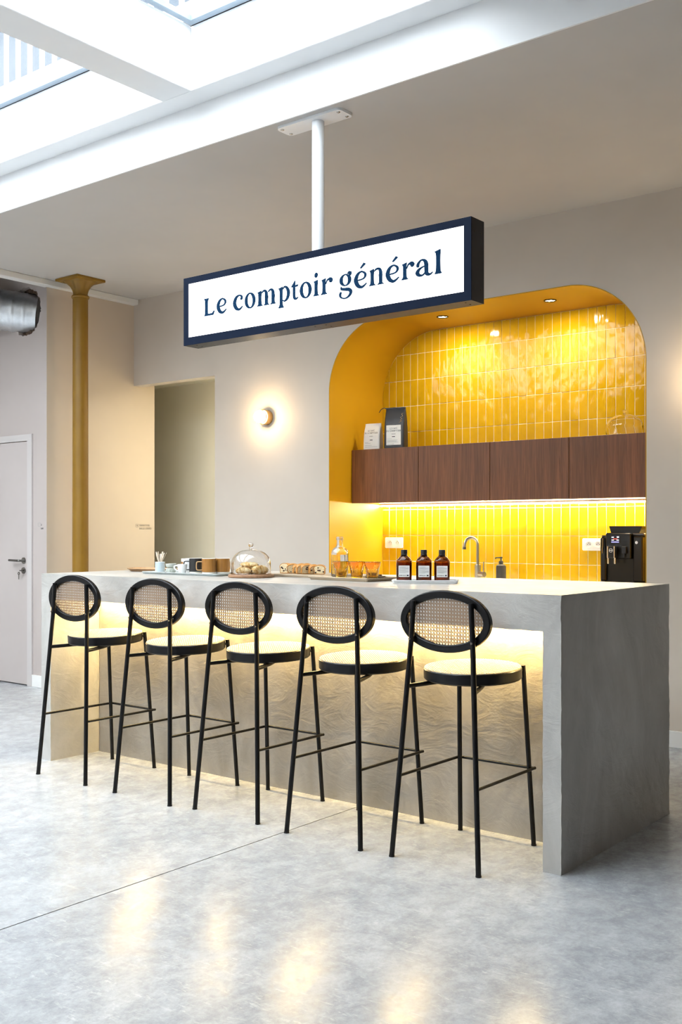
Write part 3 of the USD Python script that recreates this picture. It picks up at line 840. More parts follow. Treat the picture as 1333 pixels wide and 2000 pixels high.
# power sockets
for x, w in ((-3.194, 'double white wall socket on the yellow tiles behind the three bottles'), (-1.452, 'double white wall socket on the yellow tiles left of the coffee machine')):
    t = thing('power_socket', w, 'socket', (x, YN, 1.178), 0)
    pl_ = obj('plate', ex(affinity.translate(rrect(0.172, 0.088, 0.010), 0.086, 0.044), 0.010, 'xz', -0.011), 'white_plastic', t, smooth=35)
    for cx in (0.050, 0.122):
        so = obj('socket', lathe([(0.0205, 0.010), (0.024, 0.011), (0.024, 0.0145), (0.0205, 0.0145)], 28, True).apply_transform(trimesh.transformations.rotation_matrix(math.pi / 2, (1, 0, 0))).apply_translation((cx, 0, 0.044)), 'white_plastic', t, smooth=35)
        obj('well', cyl((cx, -0.0105, 0.044), (cx, -0.0112, 0.044), 0.0205, 28), 'white_plastic', so)
        for hx, hz in ((-0.0095, 0), (0.0095, 0), (0, 0.010)):
            obj('pin_hole', cyl((cx + hx, -0.0113, 0.044 + hz), (cx + hx, -0.0118, 0.044 + hz), 0.0027, 10), 'dark_hole', so)

fa = thing('kitchen_faucet', 'brushed steel swan neck faucet in front of the yellow tiles', 'faucet', (-2.215, 3.10, 0.955))
obj('body', lathe([(0.0005, 0), (0.027, 0), (0.027, 0.004), (0.0235, 0.008), (0.0235, 0.105), (0.0215, 0.112), (0.012, 0.114)], 28), 'steel', fa, smooth=35)
sp = [(0, 0, 0.11), (0, 0, 0.20), (0, 0, 0.26)] + [(-0.032 * (1 - math.cos(a)), -0.040 * (1 - math.cos(a)), 0.26 + 0.052 * math.sin(a)) for a in np.linspace(0.3, math.pi * 0.97, 9)] + [(-0.066, -0.083, 0.235)]
obj('spout', tube(spline(sp, 5), 0.0115, 16), 'steel', fa, smooth=40)
obj('aerator', cyl((-0.0655, -0.082, 0.243), (-0.067, -0.084, 0.225), 0.0132, 16), 'dark_steel', fa, smooth=40)
lv = obj('mixer', cyl((0.018, -0.006, 0.040), (0.070, -0.022, 0.040), 0.0205, 22), 'steel', fa, smooth=40)
obj('lever', cyl((0.060, -0.019, 0.055), (0.062, -0.019, 0.135), 0.0045, 10), 'steel', lv, smooth=40)

sd = thing('soap_dispenser', 'matt black pump soap dispenser beside the faucet', 'soap dispenser', (-2.017, 3.10, 0.955))
obj('bottle', lathe([(0.0005, 0), (0.034, 0), (0.037, 0.004), (0.037, 0.095), (0.034, 0.108), (0.024, 0.116), (0.015, 0.119), (0.015, 0.124)], 36), 'matt_black', sd, smooth=35)
pm = obj('pump', cat_(lathe([(0.0165, 0.122), (0.0165, 0.140), (0.012, 0.143), (0.005, 0.144), (0.005, 0.160), (0.0105, 0.161), (0.0105, 0.172), (0.0005, 0.173)], 24), cyl((0, 0, 0.166), (-0.034, -0.018, 0.166), 0.0045, 10), cyl((-0.034, -0.018, 0.168), (-0.035, -0.019, 0.156), 0.004, 10)), 'matt_black', sd, smooth=35)

# ------------------------------------------------------------------ coffee machine
cmx = thing('coffee_machine', 'glossy black automatic coffee machine at the right end of the niche', 'coffee machine', (-0.985, 2.85, 0.955))
obj('base_plate', ex(affinity.translate(rrect(0.36, 0.40, 0.02), 0.0, 0.17), 0.014, 'xy', 0.0), 'black_plastic', cmx, smooth=35)
sil = unary_union([sbox(-0.148, 0.016, 0.152, 0.322), sbox(-0.075, 0.3, 0.075, 0.345)])
bodyp = affinity.translate(rrect(0.300, 0.34, 0.022), 0.0, 0.20)
obj('body', ex(bodyp, 0.320, 'xy', 0.014), 'black_plastic', cmx, smooth=35)
side = Polygon([(-0.148, 0.014), (-0.108, 0.014), (-0.122, 0.05), (-0.132, 0.11), (-0.134, 0.18), (-0.148, 0.18)])
obj('side_skirt', ex(side, 0.02, 'xz', 0.022), 'dark_steel', cmx)
obj('front_panel', bx(-0.098, -0.012, 0.18, 0.076, 0.05, 0.350, 0.006), 'black_plastic', cmx)
obj('side_pillar', bx(0.082, 0.008, 0.03, 0.148, 0.06, 0.330, 0.008), 'black_plastic', cmx)
obj('side_pillar', bx(-0.146, 0.008, 0.03, -0.104, 0.06, 0.322, 0.008), 'black_plastic', cmx)
obj('top_cover', bx(-0.10, 0.03, 0.334, 0.150, 0.35, 0.348, 0.004), 'dark_steel', cmx)
ho = m3.Manifold.hull_points(np.array([(x * w, y, z) for z, w in ((0.349, 0.85), (0.395, 1.0)) for x in (-0.105, 0.125) for y in (0.06, 0.31)]))
obj('bean_hopper', tm(ho), 'black_plastic', cmx)
lamp('screen_blue', (0.55, 0.52, 0.95), 0.8)
lamp('screen_white', (0.95, 0.95, 1.0), 1.0)
lamp('screen_red', (0.95, 0.15, 0.10), 0.9)
plain('screen_dark', (0.03, 0.025, 0.05), 0.1)
scr = obj('display', bx(-0.058, -0.0145, 0.282, 0.000, -0.0115, 0.333), 'screen_dark', cmx)
for x0, z0, x1, z1, mm in ((-0.055, 0.318, -0.038, 0.326, 'screen_white'), (-0.018, 0.318, -0.003, 0.328, 'screen_white'), (-0.042, 0.308, -0.014, 0.314, 'screen_red'), (-0.055, 0.300, -0.038, 0.307, 'screen_white'), (-0.020, 0.300, -0.003, 0.307, 'screen_white'), (-0.056, 0.286, -0.003, 0.295, 'screen_blue')):
    obj('icon', bx(x0, -0.0152, z0, x1, -0.0144, z1), mm, scr)
sp_ = obj('spout', bx(-0.062, -0.060, 0.185, -0.016, -0.012, 0.262, 0.004), 'black_plastic', cmx)
for x in (-0.066, -0.020):
    obj('chrome_rail', bx(x, -0.064, 0.188, x + 0.008, -0.020, 0.264, 0.002), 'chrome', sp_)
    obj('nozzle', bx(x - 0.001, -0.056, 0.148, x + 0.011, -0.040, 0.188, 0.002), 'chrome', sp_)
lg = obj('emblem', lathe([(0.010, 0), (0.0135, 0), (0.0135, 0.002), (0.010, 0.002)], 28, True).apply_transform(trimesh.transformations.rotation_matrix(math.pi / 2, (1, 0, 0))).apply_translation((-0.039, -0.0598, 0.236)), 'chrome', sp_, smooth=35)
obj('emblem_bar', bx(-0.049, -0.0615, 0.2335, -0.029, -0.0598, 0.2385), 'chrome', sp_)
kn = obj('steam_knob', lathe([(0.0005, 0.012), (0.010, 0.012), (0.011, 0.009), (0.0125, 0.0), (0.0125, -0.001)], 24).apply_transform(trimesh.transformations.rotation_matrix(math.pi / 2, (1, 0, 0))).apply_translation((0.112, 0.008, 0.288)), 'chrome', cmx, smooth=35)
obj('milk_arm', cat_(bx(0.022, -0.03, 0.215, 0.052, -0.012, 0.262, 0.003), cyl((0.037, -0.024, 0.216), (0.037, -0.024, 0.19), 0.006, 12)), 'matt_black', cmx)
obj('copper_trim', tube(np.array([(-0.128, 0.006, 0.215), (-0.124, 0.004, 0.27), (-0.123, 0.006, 0.315)]), 0.004, 8), 'brass', cmx)
obj('drip_tray', bx(-0.10, -0.03, 0.0145, 0.08, 0.03, 0.032, 0.004), 'black_plastic', cmx)

# ------------------------------------------------------------------ on the wall cabinet
plain('paper_white', (0.80, 0.79, 0.76), 0.6)
plain('ink', (0.05, 0.05, 0.055), 0.6)
plain('grey_ink', (0.30, 0.30, 0.31), 0.6)
plain('bag_black', (0.022, 0.022, 0.026), 0.38)
plain('bag_white', (0.74, 0.72, 0.69), 0.5)
plain('gold_ink', (0.35, 0.25, 0.12), 0.5)


def words(lines, x0, y, mat_, parent, name='lettering'):
    """lines: (text, height, centre x, baseline z)."""
    ms = []
    for tx, h, cx, z in lines:
        m = meshkit.text_mesh(tx, h, 0.0006)
        m.apply_translation((cx - m.bounds.mean(0)[0], z, 0))
        ms.append(upright(m, y))
    return obj(name, cat_(*ms), mat_, parent)


def bag(name, lab, loc, w, d, h, mat_, rot):
    t = thing(name, lab, 'coffee bag', loc, rot)
    P = []
    for z, ww, dd in ((0, 1, 1), (0.02, 1.02, 1.02), (0.5 * h, 1.0, 0.95), (0.72 * h, 0.99, 0.7), (0.93 * h, 0.97, 0.16), (h, 0.96, 0.10)):
        a = np.linspace(0, 2 * np.pi, 40, endpoint=False)
        sx = np.sign(np.cos(a)) * np.abs(np.cos(a)) ** 0.25
        sy = np.sign(np.sin(a)) * np.abs(np.sin(a)) ** 0.25
        P.append(np.c_[sx * w / 2 * ww, sy * d / 2 * dd, np.full(40, z)])
    n = 40
    V = np.vstack(P + [[[0, 0, 0]], [[0, 0, h]]])
    F = []
    for i in range(len(P) - 1):
        for q in range(n):
            F += [(i * n + q, i * n + (q + 1) % n, (i + 1) * n + (q + 1) % n), (i * n + q, (i + 1) * n + (q + 1) % n, (i + 1) * n + q)]
    for q in range(n):
        F += [(len(V) - 2, (q + 1) % n, q), (len(V) - 1, (len(P) - 1) * n + q, (len(P) - 1) * n + (q + 1) % n)]
    obj('pouch', trimesh.Trimesh(V, np.array(F), process=False), mat_, t, smooth=40)
    return t


bk_ = bag('coffee_bag', 'tall black coffee bag with a white label on the walnut cabinet', (-2.848, 2.935, CZ1 + 0.001), 0.172, 0.085, 0.318, 'bag_black', 10)
lb = obj('label', bx(-0.062, -0.0455, 0.025, 0.062, -0.0440, 0.178, 0.0004), 'paper_white', bk_, label='white paper label')
words([('LE CAFÉ', 0.012, 0, 0.147), ('DU COMPTOIR', 0.0125, 0, 0.128), ('AAAA', 0.005, 0, 0.110)][:2], 0, -0.0456, 'ink', lb)
obj('label_mark', cat_(*[bx(-0.016 + 0.009 * k, -0.0462, 0.108, -0.011 + 0.009 * k, -0.0455, 0.112) for k in range(4)], bx(-0.013, -0.0462, 0.087, 0.013, -0.0455, 0.092)), 'ink', lb, kind='stuff')
obj('label_print', cat_(*[bx(-0.055, -0.0462, z, -0.055 + w, -0.0455, z + 0.0022) for z, w in ((0.072, 0.04), (0.060, 0.09), (0.053, 0.08), (0.046, 0.095), (0.032, 0.06))]), 'grey_ink', lb, kind='stuff')
obj('tin_tie', tube(spline([(-0.083, -0.012, 0.314), (-0.095, -0.016, 0.317), (-0.118, -0.02, 0.306), (-0.135, -0.022, 0.283)], 6), 0.0028, 8), 'bag_black', bk_)
obj('tin_tie', bx(-0.083, -0.014, 0.308, 0.083, -0.009, 0.317), 'bag_black', bk_)
obj('script_print', tube(spline([(0.040, -0.036, 0.196), (0.062, -0.034, 0.208), (0.050, -0.034, 0.216), (0.066, -0.032, 0.224), (0.052, -0.031, 0.236), (0.070, -0.028, 0.246), (0.060, -0.026, 0.262), (0.072, -0.024, 0.268)], 6), 0.0014, 6), 'gold_ink', bk_)
wt = bag('coffee_bag', 'small white coffee packet on the walnut cabinet beside the black bag', (-3.050, 2.915, CZ1 + 0.001), 0.146, 0.075, 0.205, 'bag_white', 8)
words([('LE CAFÉ', 0.011, 0, 0.140), ('DU COMPTOIR', 0.0115, 0, 0.122)], 0, -0.0385, 'ink', wt)
obj('label_mark', cat_(*[bx(-0.014 + 0.008 * k, -0.0392, 0.100, -0.010 + 0.008 * k, -0.0383, 0.104) for k in range(4)], bx(-0.012, -0.0392, 0.070, 0.012, -0.0383, 0.075)), 'ink', wt, kind='stuff')
obj('label_print', cat_(*[bx(-0.055, -0.0394, z, -0.055 + w, -0.0385, z + 0.002) for z, w in ((0.054, 0.03), (0.046, 0.05), (0.030, 0.06), (0.018, 0.11))]), 'grey_ink', wt, kind='stuff')


def cloche(name, lab, loc, r, h):
    """Hand-blown glass dome with a knob: a real shell, rim on what carries it."""
    t = thing(name, lab, 'glass dome', loc)
    o, i = [], []
    for a in np.linspace(0, math.pi / 2, 14):
        o.append((r * math.cos(a) ** 0.85 if a < 1.57 else 0.0, h * 0.42 + h * 0.58 * math.sin(a)))
    prof = [(r * 1.03, 0.0), (r * 1.04, 0.004), (r * 1.005, 0.010)] + o
    prof[-1] = (0.0, h)
    inner_ = [(max(x - 0.0028, 0.0), z - 0.0028 * (z / h)) for x, z in prof[::-1]]
    inner_[-1] = (prof[0][0] - 0.004, 0.0)
    obj('dome', lathe(prof + inner_[:], 56, True), 'clear_glass', t, smooth=40)
    obj('knob', lathe([(0.0, h - 0.0005), (0.011, h + 0.001), (0.007, h + 0.008), (0.013, h + 0.016), (0.015, h + 0.024), (0.011, h + 0.032), (0.0, h + 0.035)], 28), 'clear_glass', t, smooth=60)
    return t


cloche('glass_dome', 'empty clear glass dome on top of the walnut wall cabinet', (-1.028, 3.02, CZ1 + 0.001), 0.122, 0.145)

# ------------------------------------------------------------------ on the bar top
Z = BT + 0.0003
plain('ceramic_blue', (0.50, 0.58, 0.62), 0.35)
plain('ceramic_sage', (0.60, 0.62, 0.55), 0.4)
plain('ceramic_white', (0.82, 0.82, 0.81), 0.18)
plain('mug_black', (0.022, 0.021, 0.021), 0.4)
plain('ceramic_raw', (0.74, 0.70, 0.63), 0.6)
plain('slate_tray', (0.30, 0.34, 0.34), 0.4)
plain('stirrer_wood', (0.84, 0.72, 0.59), 0.6)
plain('handle_tan', (0.50, 0.30, 0.13), 0.45)
mat('tray_speckle', {'g': ('geometry', {}), 'n': ('noise_texture', {'scale': 350, 'detail': 2}), 'r': ('rgb_ramp', {'ramp': [(0.55, (0.46, 0.50, 0.50)), (0.70, (0.20, 0.22, 0.22))]}), 'p': ('principled_bsdf', {'roughness': 0.35})},
    [('g.position', 'n.vector'), ('n.fac', 'r.fac'), ('r.color', 'p.base_color')])


def dish(poly_fn, layers, n_off=0.0):
    """Stack of offset rounded rectangles -> a lofted solid. layers: (inset, z)."""
    rings = []
    for ins, z in layers:
        c = np.array(poly_fn(ins).exterior.coords)[:-1]
        rings.append(np.c_[c, np.full(len(c), z)])
    n = len(rings[0])
    V = np.vstack(rings + [[[*rings[0].mean(0)[:2], layers[0][1]]], [[*rings[-1].mean(0)[:2], layers[-1][1]]]])
    F = []
    for i in range(len(rings) - 1):
        for q in range(n):
            w = (q + 1) % n
            F += [(i * n + q, i * n + w, (i + 1) * n + w), (i * n + q, (i + 1) * n + w, (i + 1) * n + q)]
    for q in range(n):
        w = (q + 1) % n
        F += [(len(V) - 2, w, q), (len(V) - 1, (len(rings) - 1) * n + q, (len(rings) - 1) * n + w)]
    m = trimesh.Trimesh(V, np.array(F), process=False)
    m.fix_normals()
    return m


def tray(name, lab, cat, loc, rot, w, d, r, h, lip, mat_, flare=0.008):
    t = thing(name, lab, cat, loc, rot)
    fn = lambda ins: rrect(w - 2 * ins, d - 2 * ins, max(r - ins, 0.004), 6)
    if lip:
        lay = [(flare, 0), (0.0, h - 0.002), (0.001, h), (0.004, h), (0.006 + flare * 0.5, lip), (0.012 + flare, lip)]
    else:
        lay = [(flare, 0), (0.001, h * 0.55), (0.0, h * 0.75), (0.001, h - 0.001), (0.003, h)]
    obj('plate', dish(fn, lay), mat_, t, smooth=30)
    return t


tray('wooden_tray', 'oval wooden tray at the far left end of the bar top', 'tray', (-2.985, 0.605, Z), 4, 0.40, 0.20, 0.095, 0.020, 0.008, 'oak_tray', 0.026)
tray('cup_tray', 'long grey speckled tray under the cups and mugs', 'tray', (-2.510, 0.450, Z), 0, 0.62, 0.215, 0.02, 0.013, 0.008, 'tray_speckle', 0.010)
TZ = Z + 0.008

cu = thing('stirrer_cup', 'small pale blue ceramic cup holding wooden stirrers', 'cup', (-2.729, 0.412, TZ))
obj('cup', lathe([(0.0005, 0), (0.026, 0), (0.0285, 0.003), (0.0285, 0.058), (0.027, 0.060), (0.0255, 0.058), (0.0255, 0.006), (0.0005, 0.006)], 36), 'ceramic_blue', cu, smooth=35)
rg = np.random.default_rng(11)
for k in range(13):
    a = rg.uniform(0, 2 * np.pi)
    top = np.array([0.030 * math.cos(a) * rg.uniform(0.4, 1.15) + (0.018 if k == 0 else 0), 0.026 * math.sin(a), 0.108 + rg.uniform(-0.006, 0.012)])
    bot = np.array([-0.35 * top[0], -0.35 * top[1], 0.007])
    dr = top - bot
    L = np.linalg.norm(dr)
    dr /= L
    sx = np.array([math.cos(a * 3), math.sin(a * 3), 0])
    sx = sx - dr * (sx @ dr)
    sx /= np.linalg.norm(sx)
    sy = np.cross(dr, sx)
    m = ex(rrect(0.0056, L, 0.0026, 3), 0.0013, 'xy', -0.00065)
    vv = m.vertices
    m = trimesh.Trimesh(bot + (vv[:, [1]] + L / 2) * dr + vv[:, [0]] * sx + vv[:, [2]] * sy, m.faces, process=False)
    m.apply_translation((-2.729, 0.412, TZ))
    obj('stirrer', m, 'stirrer_wood', label='thin wooden coffee stirrer standing in the pale blue cup', cat='stirrer', group='wooden stirrers in the cup')


def bowl(z, lab, tilt):
    t = thing('stacked_bowl', lab, 'bowl', (-2.618, 0.396, z), 0, 'small bowls stacked on the tray')
    m = lathe([(0.0005, 0), (0.020, 0), (0.0215, 0.003), (0.028, 0.010), (0.0315, 0.024), (0.0305, 0.026), (0.029, 0.024), (0.0255, 0.012), (0.018, 0.006), (0.0005, 0.005)], 36)
    m.apply_transform(trimesh.transformations.rotation_matrix(tilt, (0, 1, 0)))
    obj('bowl', m, 'ceramic_sage', t, smooth=40)


bowl(TZ, 'lower small pale bowl of the stack on the cup tray', 0)
bowl(TZ + 0.0262, 'upper small pale bowl of the stack on the cup tray', -0.06)


def handle(r, z0, z1, reach, ang, rr, square=False):
    ca, sa = math.cos(math.radians(ang)), math.sin(math.radians(ang))
    if square:
        q = [(r - 0.002, z1), (r + reach * 0.75, z1), (r + reach, z1 - 0.008), (r + reach, z0 + 0.008), (r + reach * 0.75, z0), (r - 0.002, z0)]
        pts = spline([(a * ca, a * sa, z) for a, z in q], 5)
    else:
        q = [(r - 0.003, z1), (r + reach * 0.7, z1 + 0.002), (r + reach, (z0 + z1) / 2 + 0.006), (r + reach * 0.65, z0 + 0.006), (r - 0.005, z0 - 0.002)]
        pts = spline([(a * ca, a * sa, z) for a, z in q], 6)
    return tube(pts, rr, 10)


HA = 218.0   # handles point to the left of the row
wcu = thing('espresso_cup', 'small white cup with a round handle in front of the mugs', 'cup', (-2.522, 0.392, TZ))
obj('cup', lathe([(0.0005, 0), (0.017, 0), (0.019, 0.002), (0.025, 0.018), (0.0275, 0.050), (0.0265, 0.051), (0.0255, 0.049), (0.0225, 0.018), (0.016, 0.006), (0.0005, 0.005)], 36), 'ceramic_white', wcu, smooth=40)
obj('handle', handle(0.025, 0.014, 0.040, 0.020, HA, 0.0042), 'ceramic_white', wcu, smooth=60)
wmu = thing('white_mug', 'tall white mug with a brown band behind the small white cup', 'mug', (-2.575, 0.480, TZ))
obj('mug', lathe([(0.0005, 0), (0.033, 0), (0.0345, 0.003), (0.0345, 0.078), (0.033, 0.080), (0.0315, 0.078), (0.0315, 0.006), (0.0005, 0.006)], 40), 'ceramic_white', wmu, smooth=35)
bandp = [(0.0346, 0.040), (0.0351, 0.040), (0.0351, 0.062), (0.0346, 0.062)]
bd = lathe(bandp, 60, True)
vv = bd.triangles_center
an = np.degrees(np.arctan2(vv[:, 1], vv[:, 0])) % 360
bd.update_faces((an > 200) & (an < 272))
obj('band', bd, 'mug_brown', wmu)


def mug(lab, loc, body, hm, ang=HA):
    t = thing('tall_mug', lab, 'mug', loc)
    obj('foot', lathe([(0.0005, 0), (0.036, 0), (0.0375, 0.002), (0.0375, 0.0095), (0.0005, 0.0095)], 40), 'ceramic_raw', t, smooth=35)
    obj('body', lathe([(0.0385, 0.0096), (0.0390, 0.012), (0.0390, 0.082), (0.0380, 0.084), (0.0365, 0.082), (0.0365, 0.016), (0.0005, 0.016)], 44), body, t, smooth=35)
    obj('rim', lathe([(0.0366, 0.0835), (0.0372, 0.0852), (0.0382, 0.0848), (0.0386, 0.0835)], 44, True), 'ceramic_raw', t, smooth=40)
    obj('handle', handle(0.0390, 0.020, 0.066, 0.030, ang, 0.0032, True), hm, t, smooth=60)
    return t


mug('black mug with a thin square handle on the cup tray', (-2.466, 0.446, TZ), 'mug_black', 'mug_black')
mug('front brown wood-toned mug with a tan square handle on the cup tray', (-2.355, 0.437, TZ), 'mug_brown', 'handle_tan')
mug('rear brown wood-toned mug nearest the pastry dome', (-2.326, 0.516, TZ), 'mug_brown', 'handle_tan', 100)

br = thing('round_board', 'round dark wooden board under the pastry dome', 'board', (-1.985, 0.385, Z))
obj('board', lathe([(0.0005, 0), (0.117, 0), (0.122, 0.004), (0.122, 0.013), (0.119, 0.016), (0.0005, 0.016)], 56), 'acacia', br, smooth=35)
BZ = Z + 0.016
cloche('glass_dome', 'clear glass dome covering pastries on the round wooden board', (-1.985, 0.385, BZ), 0.104, 0.133)

# pastries: golden crust with pale laminated folds
mat('pastry_crust', {'c': ('texture_coordinate', {}), 'n': ('noise_texture', {'scale': 26, 'detail': 6, 'roughness': 0.65, 'distortion': 0.6}), 'n2': ('noise_texture', {'scale': 90, 'detail': 4}),
                     'r': ('rgb_ramp', {'ramp': [(0.33, (0.42, 0.17, 0.035)), (0.43, (0.74, 0.45, 0.14)), (0.54, (0.88, 0.71, 0.40))]}), 'b': ('bump', {'strength': 0.5, 'distance': 0.003}), 'p': ('principled_bsdf', {'roughness': 0.4})},
    [('c.object', 'n.vector'), ('c.object', 'n2.vector'), ('n.fac', 'r.fac'), ('r.color', 'p.base_color'), ('n2.fac', 'b.height'), ('b.normal', 'p.normal')])
mat('brioche_crumb', {'c': ('texture_coordinate', {}), 'n': ('noise_texture', {'scale': 150, 'detail': 5, 'roughness': 0.7}), 'v': ('noise_texture', {'scale': 55, 'detail': 1.5}),
                      'r': ('rgb_ramp', {'ramp': [(0.35, (0.68, 0.52, 0.28)), (0.6, (0.84, 0.72, 0.48))]}), 'b': ('bump', {'strength': 0.5, 'distance': 0.002}), 'p': ('principled_bsdf', {'roughness': 0.8})},
    [('c.object', 'n.vector'), ('c.object', 'v.vector'), ('n.fac', 'r.fac'), ('r.color', 'p.base_color'), ('n.fac', 'b.height'), ('b.normal', 'p.normal')])
plain('chocolate', (0.045, 0.018, 0.010), 0.35)
plain('brioche_crust', (0.50, 0.22, 0.05), 0.4)


def pastry(lab, loc, rot, L, W, H, turns, seed):
    """Rolled laminated pastry: a long roll with stepped folds and a seam."""
    L, W = L * 1.08, W * 0.92
    n, k = 44, 30
    V = []
    for i in range(n + 1):
        u = i / n * 2 - 1
        e = max(1 - abs(u) ** 2.6, 0.0) ** 0.5
        step = 1 + 0.055 * math.sin(u * turns * math.pi) + 0.035 * (((u + 1) * turns) % 1)
        for j in range(k):
            a = j / k * 2 * math.pi
            fold = 1 + 0.05 * math.sin(3 * a + seed + u * 2)
            x, y, z = u * L / 2, W / 2 * e * step * fold * math.cos(a), H / 2 + H / 2 * e * step * fold * math.sin(a)
            V.append((x, y + 0.10 * W * u * u, max(z, 0.0)))
    V = np.array(V)
    V += (np.stack([meshkit.fbm(V * 70 + 9 * q, 3, seed=seed + q) for q in range(3)], -1) - 0.5) * 0.006
    V[:, 2] = np.maximum(V[:, 2], 0)
    F = [(i * k + j, (i + 1) * k + j, (i + 1) * k + (j + 1) % k) for i in range(n) for j in range(k)] + [(i * k + j, (i + 1) * k + (j + 1) % k, i * k + (j + 1) % k) for i in range(n) for j in range(k)]
    m = trimesh.Trimesh(V, np.array(F), process=False)
    m.fix_normals()
    t = thing('pastry', lab, 'pastry', loc, rot, 'pastries under the glass dome')
    obj('roll', m, 'pastry_crust', t, smooth=50)
    for s in (-1, 1):
        obj('filling', trimesh.creation.icosphere(1, 0.005).apply_scale((1.5, 1, 0.8)).apply_translation((s * (L / 2 - 0.004), 0.1 * W, H * 0.45)), 'chocolate', t, smooth=True)


pastry('pastry in the centre front under the dome, small round roll', (-1.992, 0.332, BZ), 25, 0.080, 0.050, 0.038, 4, 1)
pastry('pastry on the right under the dome, leaning swirled roll', (-1.932, 0.398, BZ), 72, 0.088, 0.058, 0.047, 5, 2)
pastry('longer pastry lying at the back left under the dome', (-2.030, 0.412, BZ), 40, 0.110, 0.054, 0.044, 6, 3)
pastry('pastry lying on top of the others under the dome', (-2.000, 0.385, BZ + 0.036), 20, 0.095, 0.046, 0.030, 5, 4)

tray('bread_board', 'pale wooden board carrying sliced brioche beside the dome', 'board', (-1.80, 0.600, Z), 0, 0.36, 0.15, 0.018, 0.016, 0, 'pale_wood', 0.006)
SZ_ = Z + 0.016
rg = np.random.default_rng(21)
for k in range(7):
    wdt = 0.052 + 0.004 * math.sin(k * 2.1)
    hh = 0.047 + 0.004 * math.cos(k * 1.7)
    sl = sbox(-wdt / 2, 0, wdt / 2, hh * 0.62).union(affinity.translate(ellipse(wdt * 0.56, hh * 0.36), 0, hh * 0.64)).buffer(0.002)
    t = thing('brioche_slice', ['end slice of chocolate chip brioche at the left of the board', 'second brioche slice from the left, its pale face showing', 'third brioche slice from the left of the row', 'middle brioche slice of the row on the board', 'third brioche slice from the right of the row', 'second brioche slice from the right of the row', 'rounded brown heel of the brioche at the right of the board'][k], 'brioche slice',
              (-1.915 + 0.038 * k, 0.585 + 0.012 * math.sin(k * 1.3), SZ_ + 0.0015), [8, 42, 60, 64, 58, 66, 30][k], 'slices of chocolate chip brioche')
    th = 0.034 if k in (0, 6) else 0.020
    lean = trimesh.transformations.rotation_matrix([0, 0.30, 0.45, 0.42, 0.48, 0.40, 0.1][k], (1, 0, 0))
    cr = ex(sl.difference(sl.buffer(-0.003)), th, 'xz', -th / 2)
    ct = ex(sl.buffer(-0.0028), th - 0.001, 'xz', -th / 2 + 0.0005)
    zs = []
    for m in (cr, ct):
        m.apply_transform(lean)
        zs.append(m.bounds[0][2])
    up = -min(zs)
    cr.apply_translation((0, 0, up))
    ct.apply_translation((0, 0, up))
    c_o = obj('crust', cr, 'brioche_crust', t, smooth=35)
    obj('crumb', ct, 'brioche_crumb', t)
    for q in range(9):
        px_, pz_ = rg.uniform(-0.4, 0.4) * wdt, rg.uniform(0.15, 0.85) * hh
        ch = trimesh.creation.icosphere(1, 0.0028 + rg.random() * 0.0018).apply_scale((1.2, 0.7, 1.0))
        ch.apply_translation((px_, -th / 2 if q % 3 else th / 2, pz_))
        ch.apply_transform(lean)
        ch.apply_translation((0, 0, up))
        obj('chocolate_chip', ch, 'chocolate', t, smooth=True)

tray('glass_tray', 'pale wooden tray carrying the water bottle and amber tumblers', 'tray', (-1.385, 0.485, Z), -4, 0.40, 0.235, 0.012, 0.017, 0.012, 'pale_wood', 0.012)
GZ = Z + 0.012
wb_ = thing('water_bottle', 'clear glass water bottle behind the amber tumblers', 'bottle', (-1.512, 0.545, GZ))
po = [(0.0, 0.0), (0.040, 0.0), (0.044, 0.004), (0.0445, 0.115), (0.042, 0.130), (0.033, 0.144), (0.020, 0.152), (0.0165, 0.160), (0.0155, 0.186), (0.0185, 0.188), (0.0185, 0.200), (0.0170, 0.204)]
pi_ = [(0.0125, 0.204), (0.0122, 0.160), (0.017, 0.150), (0.030, 0.141), (0.039, 0.128), (0.0410, 0.115), (0.0405, 0.012), (0.036, 0.009), (0.0, 0.009)]
obj('glass', lathe(po + pi_, 48), 'clear_glass', wb_, smooth=40)
obj('water', lathe([(0.0, 0.0085), (0.036, 0.0085), (0.0408, 0.0115), (0.0413, 0.112), (0.0, 0.112)], 48), 'water', wb_, smooth=40)
obj('ring', cat_(tube([(0.0195 * math.cos(a), 0.0195 * math.sin(a), 0.192) for a in np.linspace(0, 2 * math.pi, 24, endpoint=False)], 0.0013, 6, True)), 'steel', wb_, smooth=60)


